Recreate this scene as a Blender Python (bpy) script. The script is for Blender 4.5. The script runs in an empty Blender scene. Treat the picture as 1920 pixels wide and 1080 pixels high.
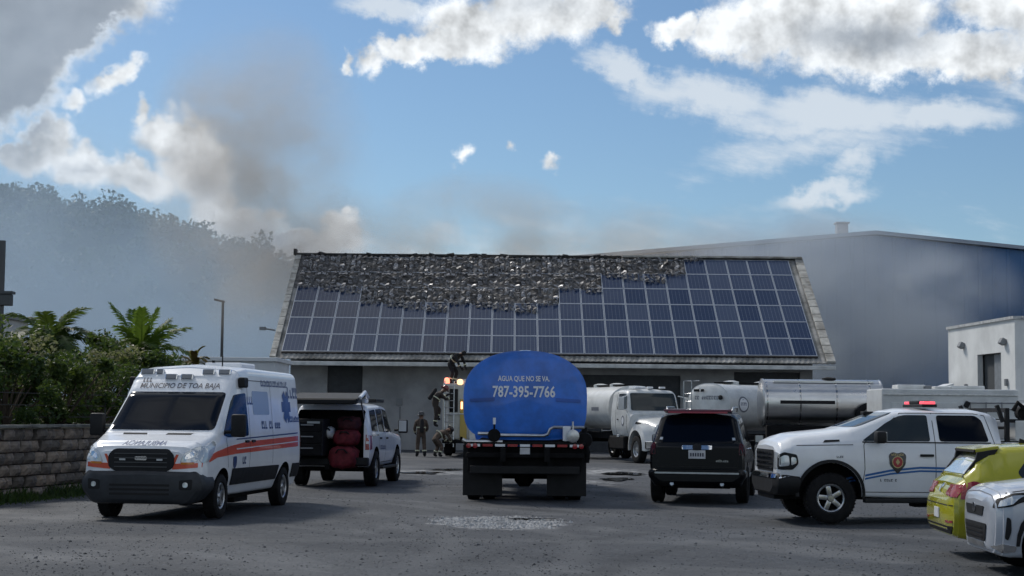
import bpy, bmesh, math, random
from mathutils import Vector, Matrix, Euler
from mathutils.bvhtree import BVHTree
R = math.radians
random.seed(7)
sc = bpy.context.scene
COL = sc.collection
# ------------------------------------------------------------------ camera
cd = bpy.data.cameras.new('camera'); cam = bpy.data.objects.new('camera', cd); COL.objects.link(cam)
cd.sensor_width = 36.0; cd.lens = 56.25; cd.clip_end = 3000.0
PITCH = math.atan(237 / 3000.0); ROLL = 0.0094
cam.matrix_world = Matrix.Translation((0, 0, 1.75)) @ Matrix.Rotation(math.pi/2 + PITCH, 4, 'X') @ Matrix.Rotation(ROLL, 4, 'Z')
sc.camera = cam
# ------------------------------------------------------------------ light, sky, exposure
SUN_EL, SUN_AZ = R(46), R(-40)          # azimuth from +Y (view axis), negative = left
sd = Vector((math.sin(SUN_AZ)*math.cos(SUN_EL), math.cos(SUN_AZ)*math.cos(SUN_EL), math.sin(SUN_EL)))
sl = bpy.data.lights.new('sun', 'SUN'); sl.energy = 1.5; sl.angle = R(10); sl.color = (1.0, .95, .88)
so = bpy.data.objects.new('sun', sl); COL.objects.link(so)
so.rotation_euler = sd.to_track_quat('Z', 'Y').to_euler()
so.location = (0, 0, 60)
vs = sc.view_settings
vs.view_transform = 'Standard'; vs.look = 'None'; vs.gamma = 1.0; vs.exposure = 0.75; vs.use_curve_mapping = False
sc.cycles.use_denoising = True
sc.cycles.volume_bounces = 1
sc.cycles.volume_step_rate = 3.5
sc.cycles.volume_max_steps = 128
sc.cycles.max_bounces = 4; sc.cycles.diffuse_bounces = 2; sc.cycles.glossy_bounces = 3; sc.cycles.transmission_bounces = 3
sc.cycles.use_adaptive_sampling = True; sc.cycles.adaptive_threshold = .02
sc.cycles.sample_clamp_indirect = 4.0

W = bpy.data.worlds.new('World'); sc.world = W; W.use_nodes = True
W.cycles.sampling_method = 'MANUAL'; W.cycles.sample_map_resolution = 512
nt = W.node_tree; nt.nodes.clear()
def N(t, kind, **kw):
    n = t.nodes.new(kind)
    for k, v in kw.items(): setattr(n, k, v)
    return n
class NW:
    """small helper: node graphs written as expressions"""
    def __init__(s, t): s.t = t
    def link(s, a, b):
        if isinstance(a, (int, float)): b.default_value = a
        elif isinstance(a, tuple): b.default_value = a
        else: s.t.links.new(a, b)
    def m(s, op, a, b=0.0, c=0.0, clamp=False):
        n = N(s.t, 'ShaderNodeMath', operation=op, use_clamp=clamp)
        for i, v in enumerate((a, b, c)): s.link(v, n.inputs[i])
        return n.outputs[0]
    def v(s, op, a, b=(0, 0, 0)):
        n = N(s.t, 'ShaderNodeVectorMath', operation=op)
        s.link(a, n.inputs[0])
        if op == 'SCALE': s.link(b, n.inputs['Scale'])
        else: s.link(b, n.inputs[1])
        return n.outputs['Value'] if op in ('LENGTH', 'DOT_PRODUCT', 'DISTANCE') else n.outputs[0]
    def comb(s, x, y, z):
        n = N(s.t, 'ShaderNodeCombineXYZ')
        for i, q in enumerate((x, y, z)): s.link(q, n.inputs[i])
        return n.outputs[0]
    def sep(s, a):
        n = N(s.t, 'ShaderNodeSeparateXYZ'); s.link(a, n.inputs[0]); return n.outputs
    def tmap(s, a, loc, rot, scl):
        n = N(s.t, 'ShaderNodeMapping', vector_type='TEXTURE'); s.link(a, n.inputs[0])
        n.inputs['Location'].default_value = loc; n.inputs['Rotation'].default_value = rot; n.inputs['Scale'].default_value = scl
        return n.outputs[0]
    def noise(s, a, scale, detail=4, rough=.5, color=False, dist=0.0):
        n = N(s.t, 'ShaderNodeTexNoise'); s.link(a, n.inputs['Vector'])
        n.inputs['Scale'].default_value = scale; n.inputs['Detail'].default_value = detail
        n.inputs['Roughness'].default_value = rough; n.inputs['Distortion'].default_value = dist
        return n.outputs['Color' if color else 'Fac']
    def ramp(s, a, stops, interp='LINEAR'):
        n = N(s.t, 'ShaderNodeValToRGB'); s.link(a, n.inputs[0]); cr = n.color_ramp; cr.interpolation = interp
        while len(cr.elements) < len(stops): cr.elements.new(.5)
        for e, (p, c) in zip(cr.elements, stops):
            e.position = p; e.color = (c, c, c, 1) if isinstance(c, (int, float)) else (*c, 1)
        return n.outputs[0]
    def sstep(s, a, lo, hi):
        n = N(s.t, 'ShaderNodeMapRange', interpolation_type='SMOOTHSTEP'); s.link(a, n.inputs[0])
        n.inputs[1].default_value = lo; n.inputs[2].default_value = hi
        return n.outputs[0]
    def mix(s, f, a, b):
        n = N(s.t, 'ShaderNodeMix', data_type='RGBA'); s.link(f, n.inputs[0])
        s.link(a if not isinstance(a, tuple) else (*a, 1)[:4], n.inputs[6]); s.link(b if not isinstance(b, tuple) else (*b, 1)[:4], n.inputs[7])
        return n.outputs[2]
g = NW(nt)
tc = N(nt, 'ShaderNodeTexCoord').outputs['Generated']
sky = N(nt, 'ShaderNodeTexSky', sky_type='NISHITA'); sky.sun_disc = False
sky.sun_elevation = SUN_EL; sky.sun_rotation = SUN_AZ; sky.air_density = 1.0; sky.dust_density = .6; sky.ozone_density = 2.0; sky.altitude = 0
xyz = g.sep(tc)
hor = g.m('SQRT', g.m('ADD', g.m('MULTIPLY', xyz[0], xyz[0]), g.m('MULTIPLY', xyz[1], xyz[1])))
az = g.m('ARCTAN2', xyz[0], xyz[1]); el = g.m('ARCTAN2', xyz[2], hor)
AE = g.comb(az, el, 0.0)
# clouds: ellipses in azimuth / elevation (radians), broken up by noise
wn = g.v('SUBTRACT', g.noise(AE, 26, 5, .6, True), (.5, .5, .5))
wn2 = g.v('SUBTRACT', g.noise(AE, 90, 4, .6, True), (.5, .5, .5))
P = g.v('ADD', g.v('ADD', AE, g.v('SCALE', wn, .035)), g.v('SCALE', wn2, .012))
def cl(px, py, rx, ry, rot=0.0, gain=1.0):
    a = (px-960)/3000; b = (777-py)/3000 + .0094*(px-960)/3000
    q = g.tmap(P, (a, b, 0), (0, 0, R(rot)), (rx/3000, ry/3000, 1))
    return g.m('MULTIPLY', g.m('SUBTRACT', 1.0, g.v('LENGTH', q)), gain)
CUM = [  # cumulus
    (40, -10, 320, 130, 0, 1.8), (-40, 110, 200, 190, 0, 1.8), (60, 80, 190, 115, 25, 1.5), (215, 170, 70, 28, 40, .7), (145, 215, 26, 22, 0, .6),
    (100, 275, 62, 46), (60, 310, 70, 34), (165, 325, 120, 46, -10), (260, 345, 95, 38, -15), (270, 228, 20, 38, 0, .7),
    (335, 270, 80, 58), (375, 315, 85, 80), (405, 385, 72, 66), (455, 425, 85, 55), (512, 402, 30, 14, 0, .7), (640, 435, 52, 42, 0, .9), (652, 398, 18, 18, 0, .6), (560, 462, 130, 26),
    (755, 95, 70, 38, 10), (830, 92, 85, 42, 5), (870, 55, 125, 66), (1000, 40, 150, 64), (1100, 25, 95, 46), (1142, 50, 34, 28, 0, .8), (645, 130, 16, 24, 0, .6), (690, 125, 38, 30, 30, .6),
    (1275, 60, 60, 32, 0, .9), (1350, 78, 75, 52), (1450, 68, 150, 84), (1600, 55, 210, 112), (1650, 120, 190, 56), (1800, 135, 200, 48), (1890, 60, 140, 62), (1560, 10, 240, 56), (2010, 110, 190, 80),
    (858, 287, 26, 24, 0, .5), (1030, 308, 34, 20, 35, .5), (948, 288, 15, 12, 0, .42),
]
WISP = [(1185, 140, 150, 38, -18), (1330, 190, 220, 56, -12), (1560, 225, 270, 62, 0, 1.1), (1750, 232, 165, 44, 3), (1590, 315, 110, 40, 38, .75), (1535, 378, 115, 32, 5),
        (720, 20, 120, 32, 0), (1000, 500, 1100, 120, 0, .45), (1540, 280, 330, 60, 8, .6), (1900, 190, 160, 30, 0, .5)]
D = None
for c in CUM:
    d = cl(*c); D = d if D is None else g.m('MAXIMUM', D, d)
fine = g.noise(AE, 62, 7, .64)
bil = g.noise(AE, 30, 4, .55); bil2 = g.noise(g.v('ADD', AE, (.006, -.0085, 0)), 30, 4, .55)
Dn = g.m('ADD', g.m('MULTIPLY', D, 1.25), g.m('ADD', g.m('MULTIPLY', g.m('SUBTRACT', fine, .5), .95), g.m('MULTIPLY', g.m('SUBTRACT', bil, .5), .5)))
# the same broken sky goes on outside the frame
gen = g.noise(tc, 3.2, 5, .58)
inside = g.m('MULTIPLY', g.m('SUBTRACT', 1.0, g.sstep(g.m('ABSOLUTE', az), .36, .55)), g.m('SUBTRACT', 1.0, g.sstep(el, .27, .42)))
genD = g.m('SUBTRACT', g.m('MULTIPLY', g.m('SUBTRACT', gen, .47), 5.0), g.m('MULTIPLY', inside, 6.0))
Dn = g.m('MAXIMUM', Dn, genD)
acl = g.sstep(Dn, -.03, .6)
soft = g.noise(AE, 40, 5, .6); soft2 = g.noise(AE, 15, 3, .55)
# grey cores: where the cumulus is deep enough to shade itself
G = None
for c in [(20, 0, 350, 240, 20, 2.6), (-100, 190, 280, 190, 0, 2.6), (1590, 90, 300, 70, -4, .8), (1840, 105, 230, 50, 0, .55), (1030, 20, 200, 50, 0, .55), (385, 345, 75, 70, 0, .7), (500, 450, 150, 60, 0, .7), (1420, 105, 110, 40, 0, .5), (170, 335, 90, 26, 0, .5)]:
    d = cl(*c); G = d if G is None else g.m('MAXIMUM', G, d)
G = g.m('MAXIMUM', G, g.m('MULTIPLY', g.m('SUBTRACT', genD, .35), .6))
G = g.sstep(g.m('ADD', G, g.m('MULTIPLY', g.m('SUBTRACT', soft2, .5), .7)), .05, 1.0)
G = g.m('MULTIPLY', G, g.sstep(Dn, .22, .62))
relief = g.m('MULTIPLY', g.m('SUBTRACT', bil, bil2), 1.7)
lum = g.m('ADD', g.m('ADD', .86, relief), g.m('MULTIPLY', g.m('SUBTRACT', soft, .5), .22))
lum = g.m('MINIMUM', g.m('MAXIMUM', lum, .42), 1.05)
white = g.v('SCALE', (5.7, 5.95, 6.15), lum)
grey = g.v('SCALE', (1.6, 1.92, 2.35), g.m('ADD', 1.0, g.m('MULTIPLY', g.m('SUBTRACT', soft2, .5), .5)))
shade = g.mix(g.m('MULTIPLY', G, .92), white, grey)
Wd = None
for c in WISP:
    d = cl(*c); Wd = d if Wd is None else g.m('MAXIMUM', Wd, d)
streak = g.noise(g.tmap(AE, (0, 0, 0), (0, 0, R(-12)), (1, .28, 1)), 22, 5, .6)
aw = g.m('MULTIPLY', g.sstep(g.m('ADD', Wd, g.m('MULTIPLY', g.m('SUBTRACT', streak, .5), 1.1)), .0, .75), .85)
skyc = g.mix(1.0, sky.outputs[0], (.395, .475, .535)); skyc.node.blend_type = 'MULTIPLY'
c1 = g.mix(aw, skyc, (4.2, 4.6, 5.0))
c2 = g.mix(acl, c1, shade)
bg = N(nt, 'ShaderNodeBackground'); bg.inputs[1].default_value = .1
nt.links.new(c2, bg.inputs[0]); out = N(nt, 'ShaderNodeOutputWorld'); nt.links.new(bg.outputs[0], out.inputs[0])

# ------------------------------------------------------------------ helpers
def mat(name, col, rough=.6, metal=0.0, var=.0, vscale=6.0, bump=.0, bscale=40.0, coat=0.0, spec=.5, col2=None, emit=None, estr=0.0, trans=0.0, stretch=None):
    m = bpy.data.materials.new(name); m.use_nodes = True
    t = m.node_tree; b = t.nodes['Principled BSDF']; q = NW(t)
    b.inputs['Base Color'].default_value = (*col, 1); b.inputs['Roughness'].default_value = rough; b.inputs['Metallic'].default_value = metal
    b.inputs['Coat Weight'].default_value = coat; b.inputs['Coat Roughness'].default_value = .04; b.inputs['Specular IOR Level'].default_value = spec
    if trans: b.inputs['Transmission Weight'].default_value = trans
    if emit: b.inputs['Emission Color'].default_value = (*emit, 1); b.inputs['Emission Strength'].default_value = estr
    if var or bump:
        co = N(t, 'ShaderNodeTexCoord').outputs['Object']
        if stretch: co = q.tmap(co, (0, 0, 0), (0, 0, 0), stretch)
    if var:
        f = q.noise(co, vscale, 6, .62)
        f = q.sstep(f, .3, .7)
        c2_ = col2 or tuple(max(0, c*(1-var)) for c in col); hi = col if col2 else tuple(min(1, c*(1+var*.6)) for c in col)
        t.links.new(q.mix(f, hi, c2_), b.inputs['Base Color'])
        t.links.new(q.m('ADD', q.m('MULTIPLY', f, var*.25), rough - var*.06), b.inputs['Roughness'])
    if bump:
        bn = N(t, 'ShaderNodeBump'); bn.inputs['Strength'].default_value = bump; bn.inputs['Distance'].default_value = .02
        t.links.new(q.noise(co, bscale, 5, .6), bn.inputs['Height']); t.links.new(bn.outputs[0], b.inputs['Normal'])
    return m
def tag(o, label, cat, group=None):
    o['label'] = label; o['category'] = cat
    if group: o['group'] = group
    return o
def kind(o, k): o['kind'] = k; return o
def empty(name, loc=(0, 0, 0), rz=0.0, label=None, cat=None, group=None):
    o = bpy.data.objects.new(name, None); COL.objects.link(o); o.location = loc; o.rotation_euler = (0, 0, rz); o.empty_display_size = .3
    if label: tag(o, label, cat, group)
    return o
def link(name, me, parent=None, m=None, loc=None, rot=None):
    o = bpy.data.objects.new(name, me); COL.objects.link(o)
    if m is not None and not me.materials: me.materials.append(m)
    if parent: o.parent = parent
    if loc: o.location = loc
    if rot: o.rotation_euler = rot
    return o
def mesh(name, vs_, fs, m=None, smooth=False, angle=35, mats=None, midx=None):
    me = bpy.data.meshes.new(name); me.from_pydata([tuple(v) for v in vs_], [], fs); 
    for x in (mats or ([m] if m else [])): me.materials.append(x)
    if midx: me.polygons.foreach_set('material_index', midx)
    if smooth:
        me.polygons.foreach_set('use_smooth', [True]*len(me.polygons)); me.set_sharp_from_angle(angle=R(angle))
    me.update(); return me
class MB:
    """collects shapes of one part into one mesh"""
    def __init__(s): s.v = []; s.f = []; s.mi = []; s.cur = 0
    def add(s, vs_, fs):
        k = len(s.v); s.v += [Vector(v) for v in vs_]; s.f += [tuple(i+k for i in f) for f in fs]; s.mi += [s.cur]*len(fs); return s
    def box(s, c, d, rot=None, b=0.0):
        x, y, z = (q/2 for q in d)
        if b <= 0:
            vs_ = [(i*x, j*y, k*z) for k in (-1, 1) for j in (-1, 1) for i in (-1, 1)]
            fs = [(0, 2, 3, 1), (4, 5, 7, 6), (0, 1, 5, 4), (2, 6, 7, 3), (0, 4, 6, 2), (1, 3, 7, 5)]
        else:
            b = min(b, x*.49, y*.49, z*.49)
            bm = bmesh.new(); bmesh.ops.create_cube(bm, size=1.0); bmesh.ops.scale(bm, vec=d, verts=bm.verts)
            bmesh.ops.bevel(bm, geom=bm.edges[:], offset=b, segments=2, affect='EDGES', profile=.5)
            bm.verts.index_update(); vs_ = [v.co.copy() for v in bm.verts]; fs = [tuple(v.index for v in f.verts) for f in bm.faces]; bm.free()
        M = Matrix.Translation(c) @ (Euler(rot).to_matrix().to_4x4() if rot else Matrix())
        return s.add([M @ Vector(v) for v in vs_], fs)
    def tube(s, pts, r, n=8, cap=True):
        pts = [Vector(p) for p in pts]; rs = r if isinstance(r, (list, tuple)) else [r]*len(pts)
        vs_ = []; fs = []; up = None
        for i, p in enumerate(pts):
            d = (pts[min(i+1, len(pts)-1)] - pts[max(i-1, 0)]).normalized()
            if up is None: up = d.orthogonal().normalized()
            a = (up - d*up.dot(d)).normalized(); up = a; c = d.cross(a)
            vs_ += [p + (a*math.cos(2*math.pi*k/n) + c*math.sin(2*math.pi*k/n))*rs[i] for k in range(n)]
        for i in range(len(pts)-1):
            for k in range(n): fs.append((i*n+k, i*n+(k+1) % n, (i+1)*n+(k+1) % n, (i+1)*n+k))
        if cap: fs += [tuple(range(n-1, -1, -1)), tuple((len(pts)-1)*n+k for k in range(n))]
        return s.add(vs_, fs)
    def lathe(s, prof, n=24, axis='Y', c=(0, 0, 0), close=False):
        """prof: (radius, offset along axis)"""
        vs_ = []; fs = []
        for r, h in prof:
            for k in range(n):
                a = 2*math.pi*k/n; u, w = r*math.cos(a), r*math.sin(a)
                p = {'Y': (u, h, w), 'X': (h, u, w), 'Z': (u, w, h)}[axis]; vs_.append(Vector(p) + Vector(c))
        m_ = len(prof)
        for i in range(m_ if close else m_-1):
            j = (i+1) % m_
            for k in range(n): fs.append((i*n+k, i*n+(k+1) % n, j*n+(k+1) % n, j*n+k))
        if not close: fs += [tuple(range(n)), tuple((m_-1)*n+k for k in range(n-1, -1, -1))]
        return s.add(vs_, fs)
    def prism(s, poly, h0, h1, axis='Z'):
        n = len(poly); f = {'Z': lambda p, h: (p[0], p[1], h), 'Y': lambda p, h: (p[0], h, p[1]), 'X': lambda p, h: (h, p[0], p[1])}[axis]
        vs_ = [f(p, h0) for p in poly] + [f(p, h1) for p in poly]
        fs = [tuple(range(n-1, -1, -1)), tuple(range(n, 2*n))] + [(i, (i+1) % n, n+(i+1) % n, n+i) for i in range(n)]
        return s.add(vs_, fs)
    def build(s, name, m, parent=None, smooth=False, angle=35, fix=True):
        ms = m if isinstance(m, (list, tuple)) else [m]
        me = mesh(name, s.v, s.f, mats=ms, midx=s.mi if len(ms) > 1 else None)
        if fix:
            bm = bmesh.new(); bm.from_mesh(me); bmesh.ops.recalc_face_normals(bm, faces=bm.faces); bm.to_mesh(me); bm.free()
        if smooth:
            me.polygons.foreach_set('use_smooth', [True]*len(me.polygons)); me.set_sharp_from_angle(angle=R(angle))
        return link(name, me, parent)
def evaluated(o):
    dg = bpy.context.evaluated_depsgraph_get(); dg.update()
    return bpy.data.meshes.new_from_object(o.evaluated_get(dg), depsgraph=dg)
def boolean(me, cutters):
    """cut a list of (mesh) out of mesh me"""
    o = link('tmp', me); cs = []
    for c in cutters:
        co = link('tmpc', c); cs.append(co); md = o.modifiers.new('b', 'BOOLEAN'); md.operation = 'DIFFERENCE'; md.object = co; md.solver = 'EXACT'; md.material_mode = 'TRANSFER'
    bpy.context.view_layer.update(); r = evaluated(o)
    for q in [o]+cs: bpy.data.objects.remove(q)
    return r
_tc = {}
def text2d(s_, size, bold=0.0):
    if s_[0] == '#':       # print too small to read in the photograph: a row of letter-sized blocks
        rr = random.Random(s_); n = int(s_[1:]); v = []; f = []
        for i in range(n):
            if n > 6 and rr.random() < .12: continue
            x = (i-(n-1)/2)*.6; w = rr.uniform(.19, .25); h0, h1 = (-.35, .35) if rr.random() < .7 else (-.35, .2); k = len(v)*1
            v += [(x-w, h0), (x+w, h0), (x+w, h0+.16), (x-w*.2, h0+.16), (x-w*.2, h1), (x-w, h1)]; f += [(k, k+1, k+2, k+3), (k, k+3, k+4, k+5)]
            if rr.random() < .6: k = len(v); v += [(x+w*.3, h1-.3), (x+w, h1-.3), (x+w, h1), (x+w*.3, h1)]; f.append((k, k+1, k+2, k+3))
        return [(a*size, b*size) for a, b in v], f
    key = (s_, bold)
    if key not in _tc:
        c = bpy.data.curves.new('t', 'FONT'); c.body = s_; c.size = 1.0; c.resolution_u = 2; c.offset = bold; c.align_x = 'CENTER'; c.align_y = 'CENTER'
        o = bpy.data.objects.new('t', c); COL.objects.link(o); bpy.context.view_layer.update(); me = evaluated(o)
        _tc[key] = ([tuple(v.co[:2]) for v in me.vertices], [tuple(p.vertices) for p in me.polygons]); bpy.data.objects.remove(o)
    v, f = _tc[key]; return [(a*size, b*size) for a, b in v], f
# ================================================================== SETTING
# ------------------------------------------------------------------ ground
def ground_material():
    m = bpy.data.materials.new('gravel_ground'); m.use_nodes = True; t = m.node_tree; q = NW(t); b = t.nodes['Principled BSDF']
    co = N(t, 'ShaderNodeTexCoord').outputs['Object']
    big = q.noise(co, .16, 5, .6); mid = q.noise(q.tmap(co, (0, 0, 0), (0, 0, R(35)), (1, 2.6, 1)), .55, 6, .62, dist=.6); grit = q.noise(co, 26, 5, .75)
    vo = N(t, 'ShaderNodeTexVoronoi'); q.link(co, vo.inputs['Vector']); vo.inputs['Scale'].default_value = 17.0
    pale = q.sstep(vo.outputs['Color'], .55, .95)
    base = q.mix(q.sstep(big, .35, .68), (.032, .037, .045), (.062, .067, .076))
    base = q.mix(q.m('MULTIPLY', q.sstep(mid, .48, .66), .8), base, (.10, .105, .112))
    base = q.mix(q.m('MULTIPLY', q.sstep(mid, .5, .3), .5), base, (.024, .028, .035))
    base = q.mix(q.m('MULTIPLY', pale, .28), base, (.12, .127, .135))
    base = q.mix(q.m('MULTIPLY', q.sstep(grit, .5, .75), .3), base, (.02, .022, .025))
    # tyre tracks: worn lanes sweeping through the yard
    for (cx, cy, rad_, w_, k_, c_) in [(-14, 22, 13.2, .32, .5, (.098, .103, .11)), (-14, 22, 14.9, .32, .5, (.098, .103, .11)), (12, 16, 11.2, .3, .45, (.02, .023, .028)), (12, 16, 12.9, .3, .45, (.02, .023, .028)), (1.2, -60, 82.5, .5, .4, (.10, .105, .11)), (30, 40, 28.8, .35, .5, (.10, .105, .112)), (30, 40, 30.6, .35, .5, (.10, .105, .112)), (-30, 10, 36.5, .4, .5, (.022, .025, .03)), (-30, 10, 38.2, .4, .5, (.022, .025, .03))]:
        rr_ = q.v('LENGTH', q.tmap(co, (cx, cy, 0), (0, 0, 0), (1, 1, 1e6)))
        band = q.m('MULTIPLY', q.sstep(q.m('SUBTRACT', w_, q.m('ABSOLUTE', q.m('ADD', q.m('SUBTRACT', rr_, rad_), q.m('MULTIPLY', q.m('SUBTRACT', mid, .5), .5)))), 0.0, w_*.8), k_)
        base = q.mix(q.m('MULTIPLY', band, q.sstep(big, .3, .6)), base, c_)
    # pale crushed rubble where the drive is worn through
    pm = None
    for (x, y, rx, ry, k) in [(-.2, 26.4, 1.4, 2.0, 1.0), (-2.6, 48.5, 1.7, 3.0, .6), (3.0, 50.0, 1.6, 5.0, .5), (2.2, 42.0, .9, 4.0, .3)]:
        d = q.m('MULTIPLY', q.m('SUBTRACT', 1.0, q.v('LENGTH', q.tmap(co, (x, y, 0), (0, 0, 0), (rx, ry, 1e6)))), k)
        pm = d if pm is None else q.m('MAXIMUM', pm, d)
    rub = q.noise(co, 2.4, 6, .7)
    pmask = q.sstep(q.m('ADD', pm, q.m('MULTIPLY', q.m('SUBTRACT', rub, .5), 1.9)), .12, .5)
    pmask = q.m('MULTIPLY', pmask, q.sstep(pm, -.15, .15))
    base = q.mix(pmask, base, (.28, .285, .29))
    t.links.new(base, b.inputs['Base Color'])
    t.links.new(q.m('SUBTRACT', .92, q.m('MULTIPLY', q.sstep(big, .6, .4), .25)), b.inputs['Roughness'])
    b.inputs['Specular IOR Level'].default_value = .35
    bn = N(t, 'ShaderNodeBump'); bn.inputs['Strength'].default_value = .6; bn.inputs['Distance'].default_value = .02
    hgt = q.m('ADD', q.m('MULTIPLY', vo.outputs['Distance'], -.8), q.m('ADD', grit, q.m('MULTIPLY', rub, 1.3)))
    t.links.new(hgt, bn.inputs['Height']); t.links.new(bn.outputs[0], b.inputs['Normal'])
    return m
def ground_h(x, y):
    if y > 75 or abs(x) > 14: return 0.0
    return .012*math.sin(x*1.3+y*.4) + .010*math.sin(x*.5-y*1.1) - .008
xs = [-900, -300, -120, -60, -30] + [i*.75-15 for i in range(41)] + [30, 60, 120, 300, 900]
ys = [-300, -60, -10, 5] + [8+i*.8 for i in range(85)] + [100, 140, 200, 320, 600, 1200]
gv = [(x, y, ground_h(x, y) if 9 < y < 74 else 0.0) for y in ys for x in xs]; nx = len(xs)
gf = [(j*nx+i, j*nx+i+1, (j+1)*nx+i+1, (j+1)*nx+i) for j in range(len(ys)-1) for i in range(nx-1)]
kind(link('ground', mesh('ground', gv, gf, ground_material(), smooth=True)), 'structure')

# loose stones over the nearer drive
def stones(name, n, region, smin, smax, m, dens=None):
    rnd = random.Random(3); V = []; Fc = []
    x0, x1, y0, y1 = region; k = 0
    while k < n:
        y = y0 + (y1-y0)*rnd.random()**1.6; x = rnd.uniform(x0, x1)*(y/ y1)
        if dens and rnd.random() > dens(x, y): 
            continue
        s_ = rnd.uniform(smin, smax)*(1.0 if rnd.random() < .93 else 1.7); a = rnd.uniform(0, 6.28); z = ground_h(x, y)
        b0 = len(V); ca, sa = math.cos(a)*s_, math.sin(a)*s_
        for (u, w, h) in ((1, 0, .1), (.1, .8, .05), (-.9, .2, .15), (-.2, -.85, .1), (.3, .1, .75), (-.35, -.05, .6)):
            u += rnd.uniform(-.2, .2); w += rnd.uniform(-.2, .2); V.append((x+u*ca-w*sa, y+u*sa+w*ca, z+h*s_-.004))
        Fc += [(b0, b0+1, b0+4), (b0+1, b0+5, b0+4), (b0+1, b0+2, b0+5), (b0+2, b0+3, b0+5), (b0+3, b0+4, b0+5), (b0+3, b0, b0+4)]
        k += 1
    o = link(name, mesh(name, V, Fc, m)); kind(o, 'stuff'); return o
stone_m = mat('loose_stone', (.062, .067, .075), .9, var=.6, vscale=3.0)
tag(stones('loose_gravel', 16000, (-15, 15, 15, 46), .007, .019, stone_m), 'loose dark gravel scattered over the drive', 'gravel')
pale_m = mat('rubble_stone', (.34, .345, .35), .85, var=.4, vscale=4.0)
def pd(x, y): return max(0.0, 1 - math.hypot((x+.2)/1.25, (y-26.4)/1.7))*1.4
tag(stones('pale_rubble', 1500, (-2.0, 2.0, 24, 29), .014, .035, pale_m, pd), 'patch of pale crushed rubble in the middle of the drive', 'rubble')
# shallow water
def puddle(cx, cy, rx, ry, seed):
    rnd = random.Random(seed); ph = [rnd.uniform(0, 6.28) for _ in range(4)]; pts = []
    for k in range(40):
        a = 2*math.pi*k/40; f = 1 + .25*math.sin(2*a+ph[0]) + .18*math.sin(3*a+ph[1]) + .1*math.sin(7*a+ph[2])
        pts.append((cx+rx*f*math.cos(a), cy+ry*f*math.sin(a), .016))
    return mesh('puddle', pts, [tuple(range(40))], M_water)
M_water = mat('puddle_water', (.03, .033, .036), .06, spec=.6, bump=.05, bscale=9)
for i, (cx, cy, rx, ry) in enumerate([(-2.7, 47.6, .8, .7), (-2.0, 50.5, .5, .8), (2.9, 44.0, .45, .9), (3.4, 48.5, .5, 1.2), (.35, 27.0, .35, .16)]):
    kind(link('puddle', puddle(cx, cy, rx, ry, i)), 'structure')

# ------------------------------------------------------------------ wooded hill behind the smoke
def hill_top(x):
    pts = [(-330, 46), (-200, 44), (-130, 40), (-84, 37.0), (-72, 35.5), (-60, 33.0), (-48, 29.5), (-36.6, 25.5), (-20, 18), (0, 8), (25, 0), (60, -4)]
    for (a, b), (c, d) in zip(pts, pts[1:]):
        if a <= x <= c: return b + (d-b)*(x-a)/(c-a)
    return -4
hv = []; hx = [-320+i*8 for i in range(48)]; hy = [190, 205, 220, 235, 248, 260, 285, 330]
hk = [-.03, .14, .36, .62, .85, 1.0, .9, .3]
for y, k in zip(hy, hk):
    for x in hx: hv.append((x, y, (hill_top(x)-1.4)*k + 1.2*math.sin(x*.13+y*.07)*k))
nh = len(hx)
hf = [(j*nh+i, j*nh+i+1, (j+1)*nh+i+1, (j+1)*nh+i) for j in range(len(hy)-1) for i in range(nh-1)]
M_hill = mat('hill_scrub', (.025, .036, .018), .95, var=.5, vscale=.1)
kind(link('hill', mesh('hill', hv, hf, M_hill, smooth=True)), 'structure')
def leaf_mat(name, col, col2, tr=.35):
    m = bpy.data.materials.new(name); m.use_nodes = True; t = m.node_tree; q = NW(t); b = t.nodes['Principled BSDF']; b.inputs['Roughness'].default_value = .5
    gi = N(t, 'ShaderNodeNewGeometry').outputs['Random Per Island']
    c = q.mix(gi, col, col2); t.links.new(c, b.inputs['Base Color']); b.inputs['Specular IOR Level'].default_value = .3
    tl = N(t, 'ShaderNodeBsdfTranslucent'); t.links.new(q.mix(.35, c, (.25, .35, .04)), tl.inputs[0])
    mx = N(t, 'ShaderNodeMixShader'); mx.inputs[0].default_value = tr
    t.links.new(b.outputs[0], mx.inputs[1]); t.links.new(tl.outputs[0], mx.inputs[2]); t.links.new(mx.outputs[0], t.nodes['Material Output'].inputs[0])
    return m
def leaf_quads(V, Fc, rnd, c, s_, asp=.5):
    d = Vector((rnd.gauss(0, 1), rnd.gauss(0, 1), rnd.gauss(0, .7))).normalized(); e = d.orthogonal().normalized(); e.rotate(Matrix.Rotation(rnd.uniform(0, 6.28), 3, d)); n_ = d.cross(e)
    k = len(V); c = Vector(c); w = s_*asp
    V += [c - d*s_, c - e*w + n_*w*.3, c + d*s_, c + e*w + n_*w*.3]; Fc += [(k, k+1, k+2), (k, k+2, k+3)]
M_far = leaf_mat('far_forest_leaf', (.02, .034, .016), (.045, .065, .025), .2)
rnd = random.Random(11); V = []; Fc = []
for i in range(560):
    x = rnd.uniform(-150, 20); r = rnd.random(); y = 258 - 40*r*r if i % 3 else rnd.uniform(256, 262)
    k = 1.0 if y > 256 else (.5 + .5*(y-215)/41)
    zb = (hill_top(x)-2.5)*max(.3, k); hgt = rnd.uniform(1.6, 4.6)*(1.5 if rnd.random() < .08 else 1); rad = rnd.uniform(1.4, 3.2)
    for j in range(130):
        u = Vector((rnd.gauss(0, 1), rnd.gauss(0, 1), rnd.gauss(0, 1))).normalized()*rnd.random()**.4
        leaf_quads(V, Fc, rnd, (x+u.x*rad, y+u.y*rad, zb+hgt*.55+u.z*hgt*.55), rnd.uniform(.22, .5), .7)
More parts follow.
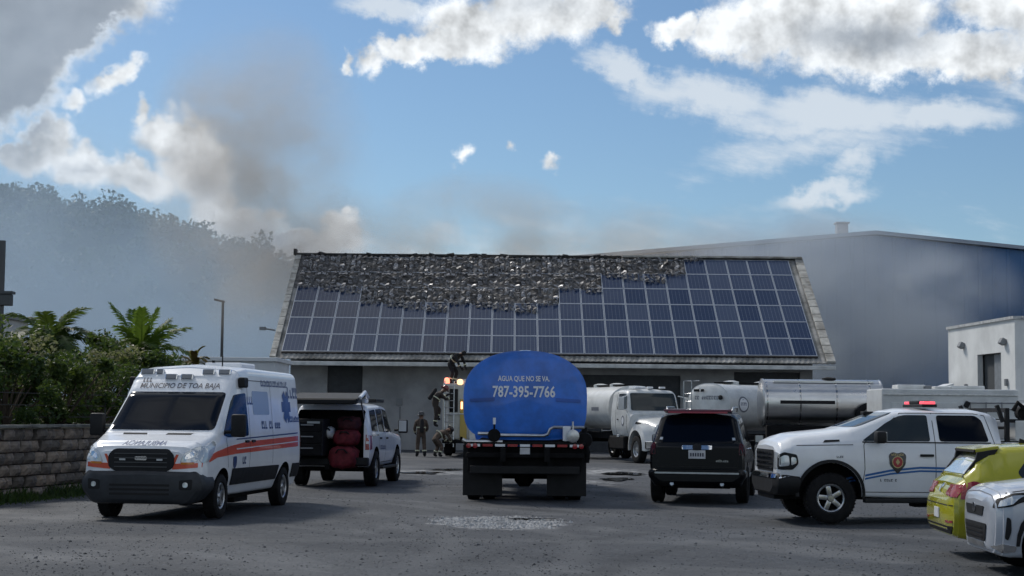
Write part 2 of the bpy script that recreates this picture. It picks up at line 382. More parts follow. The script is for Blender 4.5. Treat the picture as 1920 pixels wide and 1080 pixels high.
o = kind(link('forest', mesh('forest', V, Fc, M_far)), 'stuff'); tag(o, 'dark wooded hillside fading into smoke behind the palms', 'forest')

# ------------------------------------------------------------------ long building with solar roof
XL, XR, YE, YR, ZE, ZR = -11.5, 15.4, 76.0, 84.7, 4.3, 10.12
bld = empty('solar_roof_building', (2.0, 82, 0), 0, 'long low building with a burnt solar panel roof and pale walls', 'building')
def w2(o): o.location = Vector(o.location) - Vector((2.0, 82, 0)); return o
M_wall = mat('painted_wall', (.3, .305, .31), .85, var=.25, vscale=.7, bump=.2)
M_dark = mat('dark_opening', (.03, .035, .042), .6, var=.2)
M_fascia = mat('pale_gutter', (.55, .56, .55), .55, var=.3, vscale=1.2)
M_sheet = mat('weathered_roof_sheet', (.34, .335, .32), .8, var=.75, vscale=1.1, bump=.4, bscale=14, col2=(.1, .1, .095))
M_char = mat('charred_metal', (.03, .028, .028), .7, var=.6, vscale=3, bump=.5, bscale=20)
M_trim = mat('roof_edge_trim', (.5, .49, .45), .8, var=.6, vscale=1.6, bump=.3, col2=(.2, .19, .17))
YW = 77.6
# front wall split by openings
ops = [(-8.9, -7.2, 0, 4.1), (3.4, 8.2, 0, 3.7), (10.8, 14.0, 0, 3.9)]
b = MB(); x = XL+.8
for (a, c, z0, z1) in ops:
    b.box(((x+a)/2, YW+.12, 2.4), (a-x, .24, 4.8)); b.box(((a+c)/2, YW+.12, (z1+4.8)/2), (c-a, .24, 4.8-z1)); x = c
b.box(((x+XR-.8)/2, YW+.12, 2.4), (XR-.8-x, .24, 4.8))
w2(b.build('front_wall', M_wall, bld))
b = MB()
for xx in (XL+.92, XR-.92):
    yz = [(YW+.25, 0), (YW+.25, 5.0), (YR, ZR-.25), (2*YR-YW, 5.0), (2*YR-YW, 0)]
    b.prism(yz, xx-.11, xx+.11, 'X')
b.box(((XL+XR)/2, 2*YR-YW+.13, 2.4), (XR-XL-1.6, .22, 4.8))
w2(b.build('side_wall', M_wall, bld))
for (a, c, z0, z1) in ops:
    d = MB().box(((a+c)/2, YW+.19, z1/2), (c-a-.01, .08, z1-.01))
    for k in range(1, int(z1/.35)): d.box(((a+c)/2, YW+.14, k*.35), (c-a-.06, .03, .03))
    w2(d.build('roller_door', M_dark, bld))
M_wp = mat('grey_notice', (.2, .21, .22), .7)
w2(MB().box((-5.4, YW-.03, 2.3), (.3, .05, .34)).build('wall_meter', M_wp, bld))
w2(MB().tube([(-5.35, YW-.04, 0), (-5.35, YW-.04, 2.05)], .03).build('conduit', M_wp, bld))
# roof: corrugated sheet over both slopes
SL = math.hypot(YR-YE, ZR-ZE); SN = Vector((0, -(ZR-ZE)/SL, (YR-YE)/SL)); SU = Vector((0, (YR-YE)/SL, (ZR-ZE)/SL))
def roof_pt(x, v, h=0.0): return Vector((x, YE, ZE)) + SU*v + SN*h
RV = []; RF = []; nc = int((XR-XL)/.125)
for i in range(nc+1):
    x = XL + (XR-XL)*i/nc; h = .03 if i % 2 else -.0
    RV += [roof_pt(x, 0, h), roof_pt(x, SL, h), Vector((x, 2*YR-YE, ZE)) + Vector((0, 0, h)), roof_pt(x, 0, h-.05)]
for i in range(nc):
    a, c = i*4, i*4+4; RF += [(a, c, c+1, a+1), (a+1, c+1, c+2, a+2), (a+3, c+3, c, a)]
roof = w2(link('roof', mesh('roof', RV, RF, M_sheet), bld))
b = MB().box(((XL+XR)/2, YE-.05, ZE-.22), (XR-XL-.02, .16, .2), b=.03); w2(b.build('gutter', M_fascia, bld))
b = MB().box(((XL+XR)/2, (YE+YW)/2+.05, ZE-.24), (XR-XL-.3, YW-YE-.15, .05)); w2(b.build('soffit', mat('soffit', (.3, .3, .3), .9, var=.2), bld))
for xx, ww in ((XL+.16, .3), (XR-.2, .42)):
    b = MB(); n = 14
    for k in range(n):
        p, q_ = roof_pt(xx, SL*k/n+.03, .06), roof_pt(xx, SL*(k+1)/n-.02, .06); c = (p+q_)/2
        b.box(c, (ww, (q_-p).length, .09), (math.atan2(ZR-ZE, YR-YE), 0, 0), .015)
    w2(b.build('edge_trim', M_trim, bld))
b = MB().box((XL+8.6, YR, ZR+.02), (17.4, .5, .1), b=.02); b.box((XL-.02, YR-.05, ZR+.12), (.16, .5, .34), b=.03)
for k in range(60):
    b.box((XL+random.uniform(.2, 17), YR-.28, ZR+random.uniform(-.1, .06)), (random.uniform(.1, .5), .06, random.uniform(.04, .14)), (random.uniform(-.4, .4), random.uniform(-.3, .3), 0))
w2(b.build('charred_ridge_cap', M_char, bld))
b = MB().box((XR-4.8, YR, ZR+.05), (9.5, .62, .12), b=.03); w2(b.build('ridge_cap', M_trim, bld))
# solar panels
NCOL, NROW = 23, 6; PW = (14.62+10.98)/NCOL; PH = 1.6; V0 = .5; PX0 = -10.98
def cell_mat():
    m = bpy.data.materials.new('solar_cells'); m.use_nodes = True; t = m.node_tree; q = NW(t); b_ = t.nodes['Principled BSDF']
    co = q.sep(N(t, 'ShaderNodeTexCoord').outputs['Object']); oi = N(t, 'ShaderNodeObjectInfo').outputs['Random']
    def lines(c, per, w): return q.m('LESS_THAN', q.m('FRACT', q.m('DIVIDE', q.m('ADD', c, 10.0), per)), w)
    grid = q.m('MAXIMUM', lines(co[0], PW/6, .1), q.m('MULTIPLY', lines(co[1], PH/10, .05), .6))
    base = q.mix(oi, (.008, .02, .058), (.018, .036, .085))
    t.links.new(q.mix(q.m('MULTIPLY', grid, .45), base, (.2, .23, .28)), b_.inputs['Base Color'])
    t.links.new(q.m('ADD', .16, q.m('MULTIPLY', oi, .14)), b_.inputs['Roughness']); b_.inputs['Specular IOR Level'].default_value = .34
    return m
M_cell = cell_mat(); M_alu = mat('aluminium_frame', (.42, .46, .52), .4, .6, var=.2)
b = MB(); hw, hh = PW/2-.012, PH/2-.01; fr = .03
for (c, d) in (((0, hh-fr/2, 0), (2*hw, fr, .045)), ((0, -hh+fr/2, 0), (2*hw, fr, .045)), ((hw-fr/2, 0, 0), (fr, 2*hh-2*fr, .045)), ((-hw+fr/2, 0, 0), (fr, 2*hh-2*fr, .045))): b.box(c, d)
b.cur = 1; b.box((0, 0, -.002), (2*hw-2*fr, 2*hh-2*fr, .03))
pm_ = b.build('solar_panel', [M_alu, M_cell]).data; bpy.data.objects.remove(bpy.data.objects['solar_panel'])
tilt = math.atan2(ZR-ZE, YR-YE)
def status(c, r):    # r from the eave
    if r == 5: return c < 18
    if r == 4: return c < 14
    if r == 3: return 3 <= c < 12
    return False
PART = {(14, 4), (15, 4), (12, 3), (0, 3), (1, 3), (2, 3), (16, 4), (17, 5), (6, 2), (7, 2), (8, 2), (9, 2), (10, 2)}
M_burn = [mat('burnt_panel_ash', (.32, .315, .32), .55, .15, var=.9, vscale=5, col2=(.018, .017, .017), bump=.6, bscale=12),
          mat('burnt_panel_soot', (.14, .137, .14), .6, .2, var=.9, vscale=6, col2=(.012, .011, .011), bump=.6, bscale=12),
          mat('burnt_panel_glass', (.45, .45, .47), .35, .3, var=.95, vscale=6, col2=(.03, .03, .03), bump=.6, bscale=10)]
def burnt_mesh(seed, frac=(0, 1)):
    """rows of warped cell strips left on the rails, many of them gone"""
    rr = random.Random(seed); V_ = []; F_ = []; nx_, ny_ = 4, 6
    for j in range(ny_):
        if (j+.5)/ny_ < frac[0]: continue
        for i in range(nx_):
            if rr.random() < .16: continue
            cx, cy = -PW/2+PW*(i+.5)/nx_+rr.uniform(-.03, .03), -PH/2+PH*(j+.5)/ny_+rr.uniform(-.04, .04); hx_, hy_ = PW/nx_*rr.uniform(.3, .5), PH/ny_*rr.uniform(.32, .52)
            t1, t2, tw, z0 = rr.gauss(.1, .3), rr.gauss(0, .35), rr.gauss(0, .15), rr.uniform(-.02, .05); k = len(V_); c_, s_ = math.cos(tw), math.sin(tw)
            for b_ in (-1, 0, 1):
                for a_ in (-1, 0, 1):
                    u_, w_ = a_*hx_*rr.uniform(.75, 1.1), b_*hy_*rr.uniform(.75, 1.1)
                    V_.append((cx+u_*c_-w_*s_, cy+u_*s_+w_*c_, z0+.04+u_*t2+w_*t1+(.03 if a_ == 0 or b_ == 0 else 0)+rr.uniform(-.015, .02)))
            F_ += [(k+a_+3*b_, k+a_+1+3*b_, k+a_+4+3*b_, k+a_+3+3*b_) for a_ in (0, 1) for b_ in (0, 1)]
    for k in range(3):      # bent frame bars and hanging wires
        x = rr.uniform(-PW/2, PW/2); y = rr.uniform(-PH/2+PH*frac[0], PH/2-.3); L = rr.uniform(.3, .8); w = .018; k0 = len(V_); dx = rr.uniform(-.2, .2)
        V_ += [(x-w, y, .03), (x+w, y, .03), (x+dx+w, y+L*.6, .13), (x+dx-w, y+L*.6, .13), (x+dx*2+w, y+L, .04), (x+dx*2-w, y+L, .04)]; F_ += [(k0, k0+1, k0+2, k0+3), (k0+3, k0+2, k0+4, k0+5)]
    return V_, F_
BM = []
for s_ in range(9):
    v_, f_ = burnt_mesh(s_); rr = random.Random(s_+50)
    BM.append(mesh('burnt_panel', v_, f_, mats=M_burn, midx=[k_ for _ in range(len(f_)//4+1) for k_ in [rr.choices((0, 1, 2), (6, 5, 1.8))[0]]*4][:len(f_)]))
BPS = []
for s_, fr_ in ((77, .3), (78, .5), (79, .64), (80, .8)):
    v_, f_ = burnt_mesh(s_, (fr_, 1)); BPS.append(mesh('burnt_scrap', v_, f_, mats=M_burn, midx=[random.choice((0, 1)) for _ in f_]))
org = Vector((2.0, 82, 0))
sv = []; sf = []; rs = random.Random(8)
edge = [(-11.2, 6.9), (-9.5, 6.6), (-8, 5.9), (-6, 5.3), (-3, 5.0), (0, 5.0), (2.2, 5.4), (3.5, 6.0), (5.0, 6.6), (6.8, 7.3), (8.6, 8.3), (9.4, 9.5)]
for (x, v) in edge: sv += [roof_pt(x, v+rs.uniform(-.15, .15), .045), roof_pt(x, SL-.15, .045)]
sf = [(2*k, 2*k+2, 2*k+3, 2*k+1) for k in range(len(edge)-1)]
link('soot_layer', mesh('soot_layer', sv, sf, mat('ash_layer', (.13, .127, .127), .9, var=.8, vscale=3.5, col2=(.025, .024, .024))), roof)
for r in range(NROW):
    for c in range(NCOL):
        p = roof_pt(PX0+PW*(c+.5), V0+PH*(r+.5), .09)
        if status(c, r):
            o = link('burnt_panel', BM[(c*5+r*3+c*r) % 9], roof, loc=p, rot=(tilt, 0, math.pi*((c+r) % 2)*0)); o.scale = (1 if (c+r) % 2 else -1, 1, 1)
        else:
            link('solar_panel', pm_, roof, loc=p, rot=(tilt, random.uniform(-.002, .002), 0))
            if (r < 5 and status(c, r+1)) or (c > 0 and status(c-1, r)) or (c, r) in PART: link('burnt_scrap', BPS[(c*7+r*5) % 4], roof, loc=p + SN*.02, rot=(tilt, 0, 0))
for xx in (-10.98, ):
    b = MB()
    for r in range(NROW+1): b.box(roof_pt((14.62-10.98)/2, V0+PH*r, .045), (25.6, .05, .05), (tilt, 0, 0))
    b.build('mounting_rail', M_alu, roof)
b = MB().box(roof_pt(1.82, V0-.05, .05), (25.6, .06, .1), (tilt, 0, 0)); b.build('array_skirt', M_char, roof)
b = MB().tube([roof_pt(XL-.05, 2.6, .0), roof_pt(XL-.6, 2.55, .12)], .04); b.box(roof_pt(XL-.65, 2.55, .12), (.3, .2, .16)); b.build('floodlight', M_wp, roof)

# ------------------------------------------------------------------ blue warehouse
M_blue = mat('blue_siding', (.035, .115, .26), .5, var=.15, vscale=.3)
M_flash = mat('white_flashing', (.6, .62, .64), .5)
wh = empty('blue_warehouse', (25.5, 120, 0), 0, 'tall blue metal warehouse half hidden by smoke on the right', 'building')
YF = 112.0; WV = []; WF = []
def wz(x): return 14.55 - abs(x-25.5)*.094
px_ = -8.0; n = 0; cols = []
while px_ < 60:
    cols += [(px_, 0.0), (px_+.72, 0.0), (px_+.78, .05), (px_+.94, .05)]; px_ += 1.0
for (x, d) in cols: WV += [(x-25.5, YF-d-120, 0), (x-25.5, YF-d-120, wz(x))]
WF = [(2*i, 2*i+2, 2*i+3, 2*i+1) for i in range(len(cols)-1)]
link('siding', mesh('siding', WV, WF, M_blue), wh)
b = MB(); b.box((-33.4, 12, 5.4), (.2, 39.8, 11.0)); b.box((34.3, 12, 5.4), (.2, 39.8, 11.0)); b.box((0, 32.05, 5.4), (67, .2, 11)); b.build('side_siding', M_blue, wh)
b = MB(); b.prism([(-34.2, 11.45), (0, 14.62), (35, 11.3), (35, 11.55), (0, 14.87), (-34.2, 11.7)], -8.35, 32.3, 'Y'); b.build('roof', mat('grey_roof_sheet', (.3, .34, .4), .5), wh)
b = MB().box((-1.7, -5.0, 15.1), (.8, .8, 1.2), b=.04).box((-1.7, -5.0, 15.75), (1.0, 1.0, .12), b=.02); b.build('roof_vent', mat('vent_metal', (.5, .47, .45), .5, .3), wh)
b = MB().box((2.0, -8.1, 11.3), (1.1, .1, 1.1)); b.build('wall_panel', mat('pale_panel', (.16, .22, .32), .5), wh)

# ------------------------------------------------------------------ white concrete annexe on the right
an = empty('white_annexe', (17.0, 54, 0), math.atan2(.34, -7) - math.pi/2, 'small white concrete annexe with a tall doorway on the right', 'building')
# local: +y runs back along the left wall, +x to the right
an.rotation_euler = (0, 0, math.atan2(.34, 7.0))
M_an = mat('white_concrete', (.66, .67, .66), .8, var=.14, vscale=.6, bump=.15)
HT = 5.13; L_ = 7.0; d0, d1, dz = 1.35, 3.75, 4.05
b = MB(); b.box((.1, d0/2, HT/2), (.2, d0, HT)); b.box((.1, (d1+L_)/2, HT/2), (.2, L_-d1, HT)); b.box((.1, (d0+d1)/2, (dz+HT)/2), (.2, d1-d0, HT-dz))
b.box((5.1, .1, HT/2-.002), (9.79, .19, HT-.004)); b.box((5.1, L_-.1, HT/2-.002), (9.79, .19, HT-.004)); b.box((9.9, L_/2, HT/2-.004), (.2, L_-.42, HT-.008))
b.build('wall', M_an, an)
MB().box((5, L_/2, HT-.3), (9.6, L_-.4, .2)).build('roof_slab', M_an, an)
b = MB(); b.box((0.08, L_/2, HT+.05), (.3, L_+.1, .1)); b.box((5.2, .05, HT+.05), (9.9, .28, .1)); b.build('coping', mat('grey_coping', (.45, .46, .46), .8, var=.3), an)
M_dr = mat('grey_steel_door', (.2, .22, .24), .5, var=.15)
b = MB(); b.box((.28, (d0+d1)/2, dz/2), (.05, d1-d0, dz)); b.build('doorway_back', mat('dark_interior', (.05, .055, .06), .8), an)
MB().box((.22, d0+.62, dz/2), (.05, 1.2, dz-.04), b=.01).build('door_leaf', M_dr, an)
for (yy, zz) in ((.9, 4.4), (5.2, 4.45)):
    b = MB().box((-.1, yy, zz), (.2, .3, .22), (0, .5, 0), .03).tube([(0, yy, zz+.05), (-.12, yy, zz+.05)], .03); b.build('wall_lamp', M_wp, an)
for (yy, zz) in ((.75, 3.0), (4.9, 2.9)): MB().box((-.05, yy, zz), (.1, .16, .24), b=.02).build('switch_box', M_wp, an)
aw_ = empty('lean_to_shelter', (15.35, 60.4, 0), 0, 'small lean to shelter with a pale sloping roof by annexe', 'shelter')
b = MB(); b.prism([(-.75, 2.35), (1.15, 2.98), (1.15, 3.06), (-.75, 2.43)], -.7, .7, 'Y'); b.build('shelter_roof', M_flash, aw_)
b = MB().box((.3, .62, 1.2), (1.5, .06, 2.4)); b.build('shelter_wall', mat('brown_board', (.12, .085, .07), .8, var=.3), aw_)
for (xx, yy, zz) in ((-.7, -.6, 2.33), (1.05, -.6, 2.92), (-.7, .5, 2.33), (1.05, .5, 2.92)): MB().box((xx, yy, zz/2), (.07, .07, zz)).build('post', M_wp, aw_)

# ------------------------------------------------------------------ retaining wall of rough blocks
rw = empty('retaining_wall', (-10.6, 27.2, 0), math.atan2(7.8, 1.7), 'low retaining wall of rough grey concrete blocks on the left', 'wall')
M_block = [mat('split_block', (.23, .20, .17), .95, var=.45, vscale=5, bump=.9, bscale=16), mat('split_block_dark', (.14, .127, .112), .95, var=.45, vscale=5, bump=.9, bscale=16), mat('split_block_warm', (.28, .235, .19), .95, var=.45, vscale=5, bump=.9, bscale=16)]
def block(seed, L=.365, H=.205, D=.3):
    rr = random.Random(seed); V_ = []; nx_, nz_ = 5, 3
    for k in range(nz_+1):
        for i in range(nx_+1):
            e = 0 if i in (0, nx_) or k in (0, nz_) else 1
            V_.append((L*i/nx_, -({0: 0, 1: .075, 2: .11, 3: .10, 4: .07, 5: 0}[i]*(1 if e else .55) + rr.uniform(-.02, .02)), H*k/nz_))
    F_ = [(k*(nx_+1)+i, k*(nx_+1)+i+1, (k+1)*(nx_+1)+i+1, (k+1)*(nx_+1)+i) for k in range(nz_) for i in range(nx_)]
    n0 = len(V_); V_ += [(0, D, 0), (L, D, 0), (L, D, H), (0, D, H)]
    bl, br, tr, tl = 0, nx_, (nz_+1)*(nx_+1)-1, nz_*(nx_+1)
    F_ += [(n0+1, n0, n0+3, n0+2)]
    F_ += [tuple(range(nx_, -1, -1)) + (n0, n0+1), tuple(range(tl, tr+1)) + (n0+2, n0+3), tuple(k*(nx_+1) for k in range(nz_+1)) + (n0+3, n0), tuple(nx_+k*(nx_+1) for k in range(nz_, -1, -1)) + (n0+1, n0+2)]
    return mesh('block', V_, F_, M_block[seed % 3])
BLK = [block(s_) for s_ in range(9)]
rl = 15.0; rnd = random.Random(5)
for r in range(6):
    x = -.2*(r % 2)
    while x < rl:
        link('block', BLK[rnd.randrange(9)], rw, loc=(x, rnd.uniform(-.05, .05) + .012*r, r*.232), rot=(0, 0, rnd.uniform(-.02, .02))); x += .415
b = MB().box((rl/2, .28, .68), (rl, .3, 1.36)); b.build('backfill', M_block[1], rw)
M_cap = mat('wall_cap', (.16, .165, .15), .9, var=.5, vscale=3)
for k in range(25): MB().box((k*.6+.3, .12, 1.425), (.59, .42, .06), (0, 0, rnd.uniform(-.01, .01)), .012).build('cap_stone', M_cap, rw)
# earth bank behind the wall
u = Vector((1.7, 7.8, 0)).normalized(); nrm = Vector((-u.y, u.x, 0)); A = Vector((-10.6, 27.2, 0))
pts = [A + nrm*.3 - u*6, A + u*15 + nrm*.3, A + u*60 + nrm*26, A - u*6 + nrm*26]
bank = mesh('bank', [(p.x, p.y, 1.36) for p in pts] + [(p.x, p.y, -.1) for p in pts], [(0, 1, 2, 3), (4, 5, 1, 0), (5, 6, 2, 1), (6, 7, 3, 2), (7, 4, 0, 3)], mat('bank_soil', (.06, .06, .035), .95, var=.4))
kind(link('earth_bank', bank), 'structure')
# wire fence on the wall
M_fw = mat('rusty_wire', (.05, .05, .045), .8)
fe = empty('wire_fence', A, math.atan2(u.y, u.x), 'rusty wire fence along the top of the block wall', 'fence')
for k in range(7): MB().tube([(k*2.4+.3, .9, 1.3), (k*2.4+.3, .9, 2.15)], .025).build('fence_post', M_fw, fe)
for z in (1.6, 1.85, 2.1):
    MB().tube([(0, .9, z), (15, .9, z)], .01, 6).build('wire', M_fw, fe)

# ------------------------------------------------------------------ plants
M_leaf = [leaf_mat('shrub_leaf', (.014, .034, .012), (.04, .082, .022)), leaf_mat('vine_leaf', (.022, .046, .014), (.06, .095, .024)), leaf_mat('blossom_leaf', (.06, .085, .03), (.34, .30, .2), .4)]
M_stem = mat('woody_stem', (.06, .045, .03), .9, var=.4)
def shrub(x, y, h, w, mi, label, seed, n=1500, ls=.055):
    rr = random.Random(seed); root = empty('shrub', (x, y, 1.34), 0, label, 'shrub', 'shrubs above the block wall'); V_ = []; F_ = []
    clumps = [(rr.gauss(0, w*.45), rr.gauss(0, w*.4), h*rr.uniform(.12, .9), rr.uniform(.2, .42)*w*.75) for _ in range(16)]
    for i in range(n):
        cx, cy, cz, cr = rr.choice(clumps); d = Vector((rr.gauss(0, 1), rr.gauss(0, 1), rr.gauss(0, 1))).normalized()*cr*rr.random()**.35
        z = cz + d.z*.9
        if z < .02: continue
        leaf_quads(V_, F_, rr, (cx+d.x, cy+d.y, z), ls*rr.uniform(.6, 1.5))
    link('foliage', mesh('foliage', V_, F_, M_leaf[mi]), root)
    b_ = MB()
    for (cx, cy, cz, cr) in clumps: b_.tube([(0, 0, -.05), (cx*.5, cy*.5, cz*.5), (cx, cy, cz)], [.04, .025, .01], 5)
    b_.build('stem', M_stem, root); return root
SH = [(-11.0, 31.6, 1.7, 1.3, 0, 'dark shrub at the left edge above the block wall'),
      (-10.6, 33.6, 1.8, 1.3, 0, 'dark leafy shrub above the wall below the left palm'),
      (-11.3, 35.4, 2.1, 1.4, 2, 'pale blossoming shrub under the left palm'),
      (-10.0, 35.4, 1.7, 1.2, 1, 'lighter green vine over the fence below the palms'),
      (-9.6, 37.4, 1.8, 1.3, 0, 'dark shrub above the wall beside the ambulance'),
      (-10.3, 39.4, 2.2, 1.4, 2, 'pale and rusty blossoms between the two palms'),
      (-9.1, 39.8, 2.0, 1.3, 0, 'dark shrub below the right palm behind the ambulance'),
      (-12.2, 34.0, 2.4, 1.5, 1, 'tall green bush at the far left edge'),
      (-8.3, 42.8, 2.0, 1.2, 1, 'green bush behind the ambulance roof'),
      (-12.9, 37.6, 2.6, 1.8, 0, 'tall dark shrub behind the left palm'),
      (-11.2, 40.6, 2.3, 1.6, 0, 'dark bush around the trunk of the small palm'),
      (-9.7, 43.0, 2.2, 1.5, 1, 'leafy green bush around the foot of bright palm')]
for i, s_ in enumerate(SH): shrub(*s_, seed=i+20, n=4200 if s_[4] != 2 else 1900)
M_palm = leaf_mat('palm_leaf', (.04, .085, .012), (.09, .16, .025), .45); M_palmd = leaf_mat('dark_palm_leaf', (.025, .05, .015), (.06, .10, .025), .4)
M_rust = leaf_mat('dry_palm_leaf', (.2, .12, .04), (.14, .14, .04), .4)
M_trunk = mat('palm_trunk', (.16, .14, .11), .9, var=.4, vscale=8, bump=.5)
def frond(L, droop, m, seed, wid=.42):
    rr = random.Random(seed); V_ = []; F_ = []; pts = []
    for k in range(15):
        t = k/14; pts.append(Vector((L*t*(1-.18*droop*t), 0, L*(.55*t - .55*droop*t*t - .25*droop*t**3))))
    for k in range(14):
        p, q_ = pts[k], pts[k+1]; w = .02*(1-k/15)+.004; i0 = len(V_)
        V_ += [p+Vector((0, w, 0)), p-Vector((0, w, 0)), q_-Vector((0, w*.9, 0)), q_+Vector((0, w*.9, 0))]; F_.append((i0, i0+1, i0+2, i0+3))
    for k in range(46):
        t = .1+.9*k/46; f = t*14; i = min(13, int(f)); p = pts[i].lerp(pts[i+1], f-i); d = (pts[i+1]-pts[i]).normalized()
        ll = wid*L*.62*math.sin(math.pi*min(1, (t*.82+.13)))**.7*rr.uniform(.85, 1.1)
        for s_ in (-1, 1):
            o_ = Vector((d.x*.55, s_*.75, d.z*.55 + .28 - .35*rr.random())).normalized(); e = p + o_*ll + Vector((0, 0, -.28*ll*ll/.4)); mid_ = p + o_*ll*.55; w = d*.022; i0 = len(V_)
            V_ += [p-w, p+w, mid_+w*1.2, mid_-w*1.2, e]; F_ += [(i0, i0+1, i0+2, i0+3), (i0+3, i0+2, i0+4)]
    return mesh('frond', V_, F_, m)
def palm(x, y, zc, nf, L, m, label, seed, droop=(.5, 1.3), trunk_r=.08, tilt0=0.0):
    rr = random.Random(seed); root = empty('palm_tree', (x, y, 0 if zc < 2 else 1.3), 0, label, 'palm'); zz = zc-(0 if zc < 2 else 1.3)
    b_ = MB(); n = 12; b_.tube([(.06*math.sin(k*.5), .04*k/n, zz*k/n) for k in range(n+1)], [trunk_r*(1.25-.5*k/n) for k in range(n+1)], 8); b_.build('trunk', M_trunk, root, smooth=True)
    fm = [frond(L, droop[0]+(droop[1]-droop[0])*i/3, m, seed*7+i) for i in range(4)]
    for k in range(nf):
        lv = k/nf; a = k*2.4+rr.uniform(-.2, .2); i = min(3, int(lv*4))
        link('frond', fm[i], root, loc=(.06*math.sin(6), .04, zz-.05*lv), rot=(rr.uniform(-.1, .1), -.85+lv*1.1+rr.uniform(-.12, .12)+tilt0, a)).scale = (rr.uniform(.85, 1.1),)*3
    return root
palm(-12.0, 41.8, 3.35, 20, 1.7, M_palmd, 'dark green palm with drooping fronds at the left', 3, (.7, 1.5))
palm(-10.2, 44.2, 3.1, 20, 1.75, M_palm, 'bright green palm lit from behind above the ambulance', 4, (.25, 1.0))
palm(-13.6, 43.0, 3.0, 14, 1.3, M_palmd, 'low dark palm at the left edge below the pole', 6, (.8, 1.5))
palm(-10.9, 42.6, 2.8, 15, 1.5, M_palmd, 'small dark palm between the two taller palms', 9, (.7, 1.4))
palm(-9.9, 50.0, 3.25, 9, .7, M_rust, 'small rusty leaved palm behind the ambulance roof', 12, (.6, 1.2), .05)
# weeds at the foot of the wall
V = []; Fc = []; rnd = random.Random(31)
for i in range(5200):
    t = rnd.uniform(0, 13); off = -abs(rnd.gauss(0, .3))-.02; p = A + u*t + nrm*off; h = rnd.uniform(.06, .26)*max(.3, 1+off)*(1.3 if (int(t*1.3) % 3) else .7)
    a = rnd.uniform(0, 6.28); w = .012; dx, dy = math.cos(a)*w, math.sin(a)*w; lx, ly = rnd.gauss(0, .35)*h, rnd.gauss(0, .35)*h; k = len(V)
    V += [(p.x-dx, p.y-dy, -.01), (p.x+dx, p.y+dy, -.01), (p.x+lx*.5+dx, p.y+ly*.5+dy, h*.6), (p.x+lx, p.y+ly, h)]; Fc += [(k, k+1, k+2), (k, k+2, k+3)]
o = kind(link('weeds', mesh('weeds', V, Fc, M_leaf[0])), 'stuff'); tag(o, 'dark green weeds along the foot of the block wall', 'weeds')

# ------------------------------------------------------------------ lamp post, pole, far white building
lp = empty('street_lamp', (-16.65, 92, 0), 0, 'single tall street lamp in the smoke left of the solar roof', 'street lamp')
M_post = mat('lamp_post_metal', (.08, .085, .09), .5, .5)
b = MB().tube([(0, 0, 0), (0, 0, 8.05)], [.11, .07], 10); b.lathe([(.2, 0), (.2, .3), (.12, .34)], 12, 'Z'); b.build('post', M_post, lp, smooth=True)
MB().box((-.2, 0, 8.13), (.62, .26, .12), (0, .22, 0), .03).build('lamp_head', M_post, lp)
up_ = empty('utility_pole', (-15.45, 48.2, 0), 0, 'dark utility pole cut by the left edge of the picture', 'pole')
MB().tube([(0, 0, 0), (0, 0, 6.85)], [.13, .11], 10).build('pole', M_post, up_, smooth=True)
b = MB().box((.14, 0, 5.05), (.42, .3, .34), b=.02).box((.15, 0, 5.27), (.5, .38, .08)); b.build('transformer_box', M_post, up_)
lh = empty('louvred_house', (-20.2, 62, 0), 0, 'pale house corner with louvred window at the left edge', 'house')
b = MB().box((0, 0, 2.6), (2.0, 3, 5.2)); b.build('wall', mat('grey_white_render', (.5, .51, .52), .8, var=.15), lh)
b = MB()
b.box((.6, -1.53, 4.2), (.7, .05, 1.2)); b.build('window', M_dark, lh)
for k in range(6): MB().box((.6, -1.58, 3.72+k*.19), (.72, .05, .07), (.5, 0, 0)).build('louvre', M_flash, lh)
MB().box((0, 0, 5.26), (2.4, 3.4, .14)).build('roof_slab', M_wp, lh)
fw = empty('far_white_shed', (-11.0, 64, 0), 0, 'low flat roofed white shed behind the ambulance', 'shed')
M_shed = mat('white_shed_wall', (.6, .62, .64), .7, var=.12, vscale=.6)
b = MB().box((0, 0, 1.85), (3.7, 4, 3.7)); b.build('wall', M_shed, fw); MB().box((0, 0, 3.78), (3.9, 4.2, .16), b=.02).build('roof_slab', M_flash, fw)
for k in range(2): MB().box((-.9+k*1.8, -2.03, 1.6), (1.0, .05, 1.1)).build('window', M_dark, fw)

# ------------------------------------------------------------------ smoke from the fire
def smoke(name, lo, hi, blobs, col, dens, label, nscale=.12, thr=(.38, .7), absorb=0.0, aniso=.3):
    m = bpy.data.materials.new(name); m.use_nodes = True; t = m.node_tree; t.nodes.clear(); q = NW(t)
    co = N(t, 'ShaderNodeTexCoord').outputs['Object']
    nn = q.noise(q.tmap(co, (0, 0, 0), (0, 0, 0), (1, 1, .8)), nscale, 4, .55, dist=.4)
    D_ = None
    for (x, y, z, rx, ry, rz_, k) in blobs:
        d = q.m('MULTIPLY', q.m('SUBTRACT', 1.0, q.v('LENGTH', q.tmap(co, (x, y, z), (0, 0, 0), (rx, ry, rz_))), clamp=True), k)
        D_ = d if D_ is None else q.m('ADD', D_, d)
    dd = q.m('MULTIPLY', q.m('MULTIPLY', D_, q.sstep(nn, *thr)), dens)
    v = N(t, 'ShaderNodeVolumePrincipled'); v.inputs['Color'].default_value = (*col, 1); v.inputs['Anisotropy'].default_value = aniso
    t.links.new(dd, v.inputs['Density']); o_ = N(t, 'ShaderNodeOutputMaterial'); t.links.new(v.outputs[0], o_.inputs['Volume'])
    c = [(a+b_)/2 for a, b_ in zip(lo, hi)]; d_ = [b_-a for a, b_ in zip(lo, hi)]
    ob = MB().box(c, d_).build(name, m); kind(ob, 'stuff'); tag(ob, label, 'smoke'); return ob
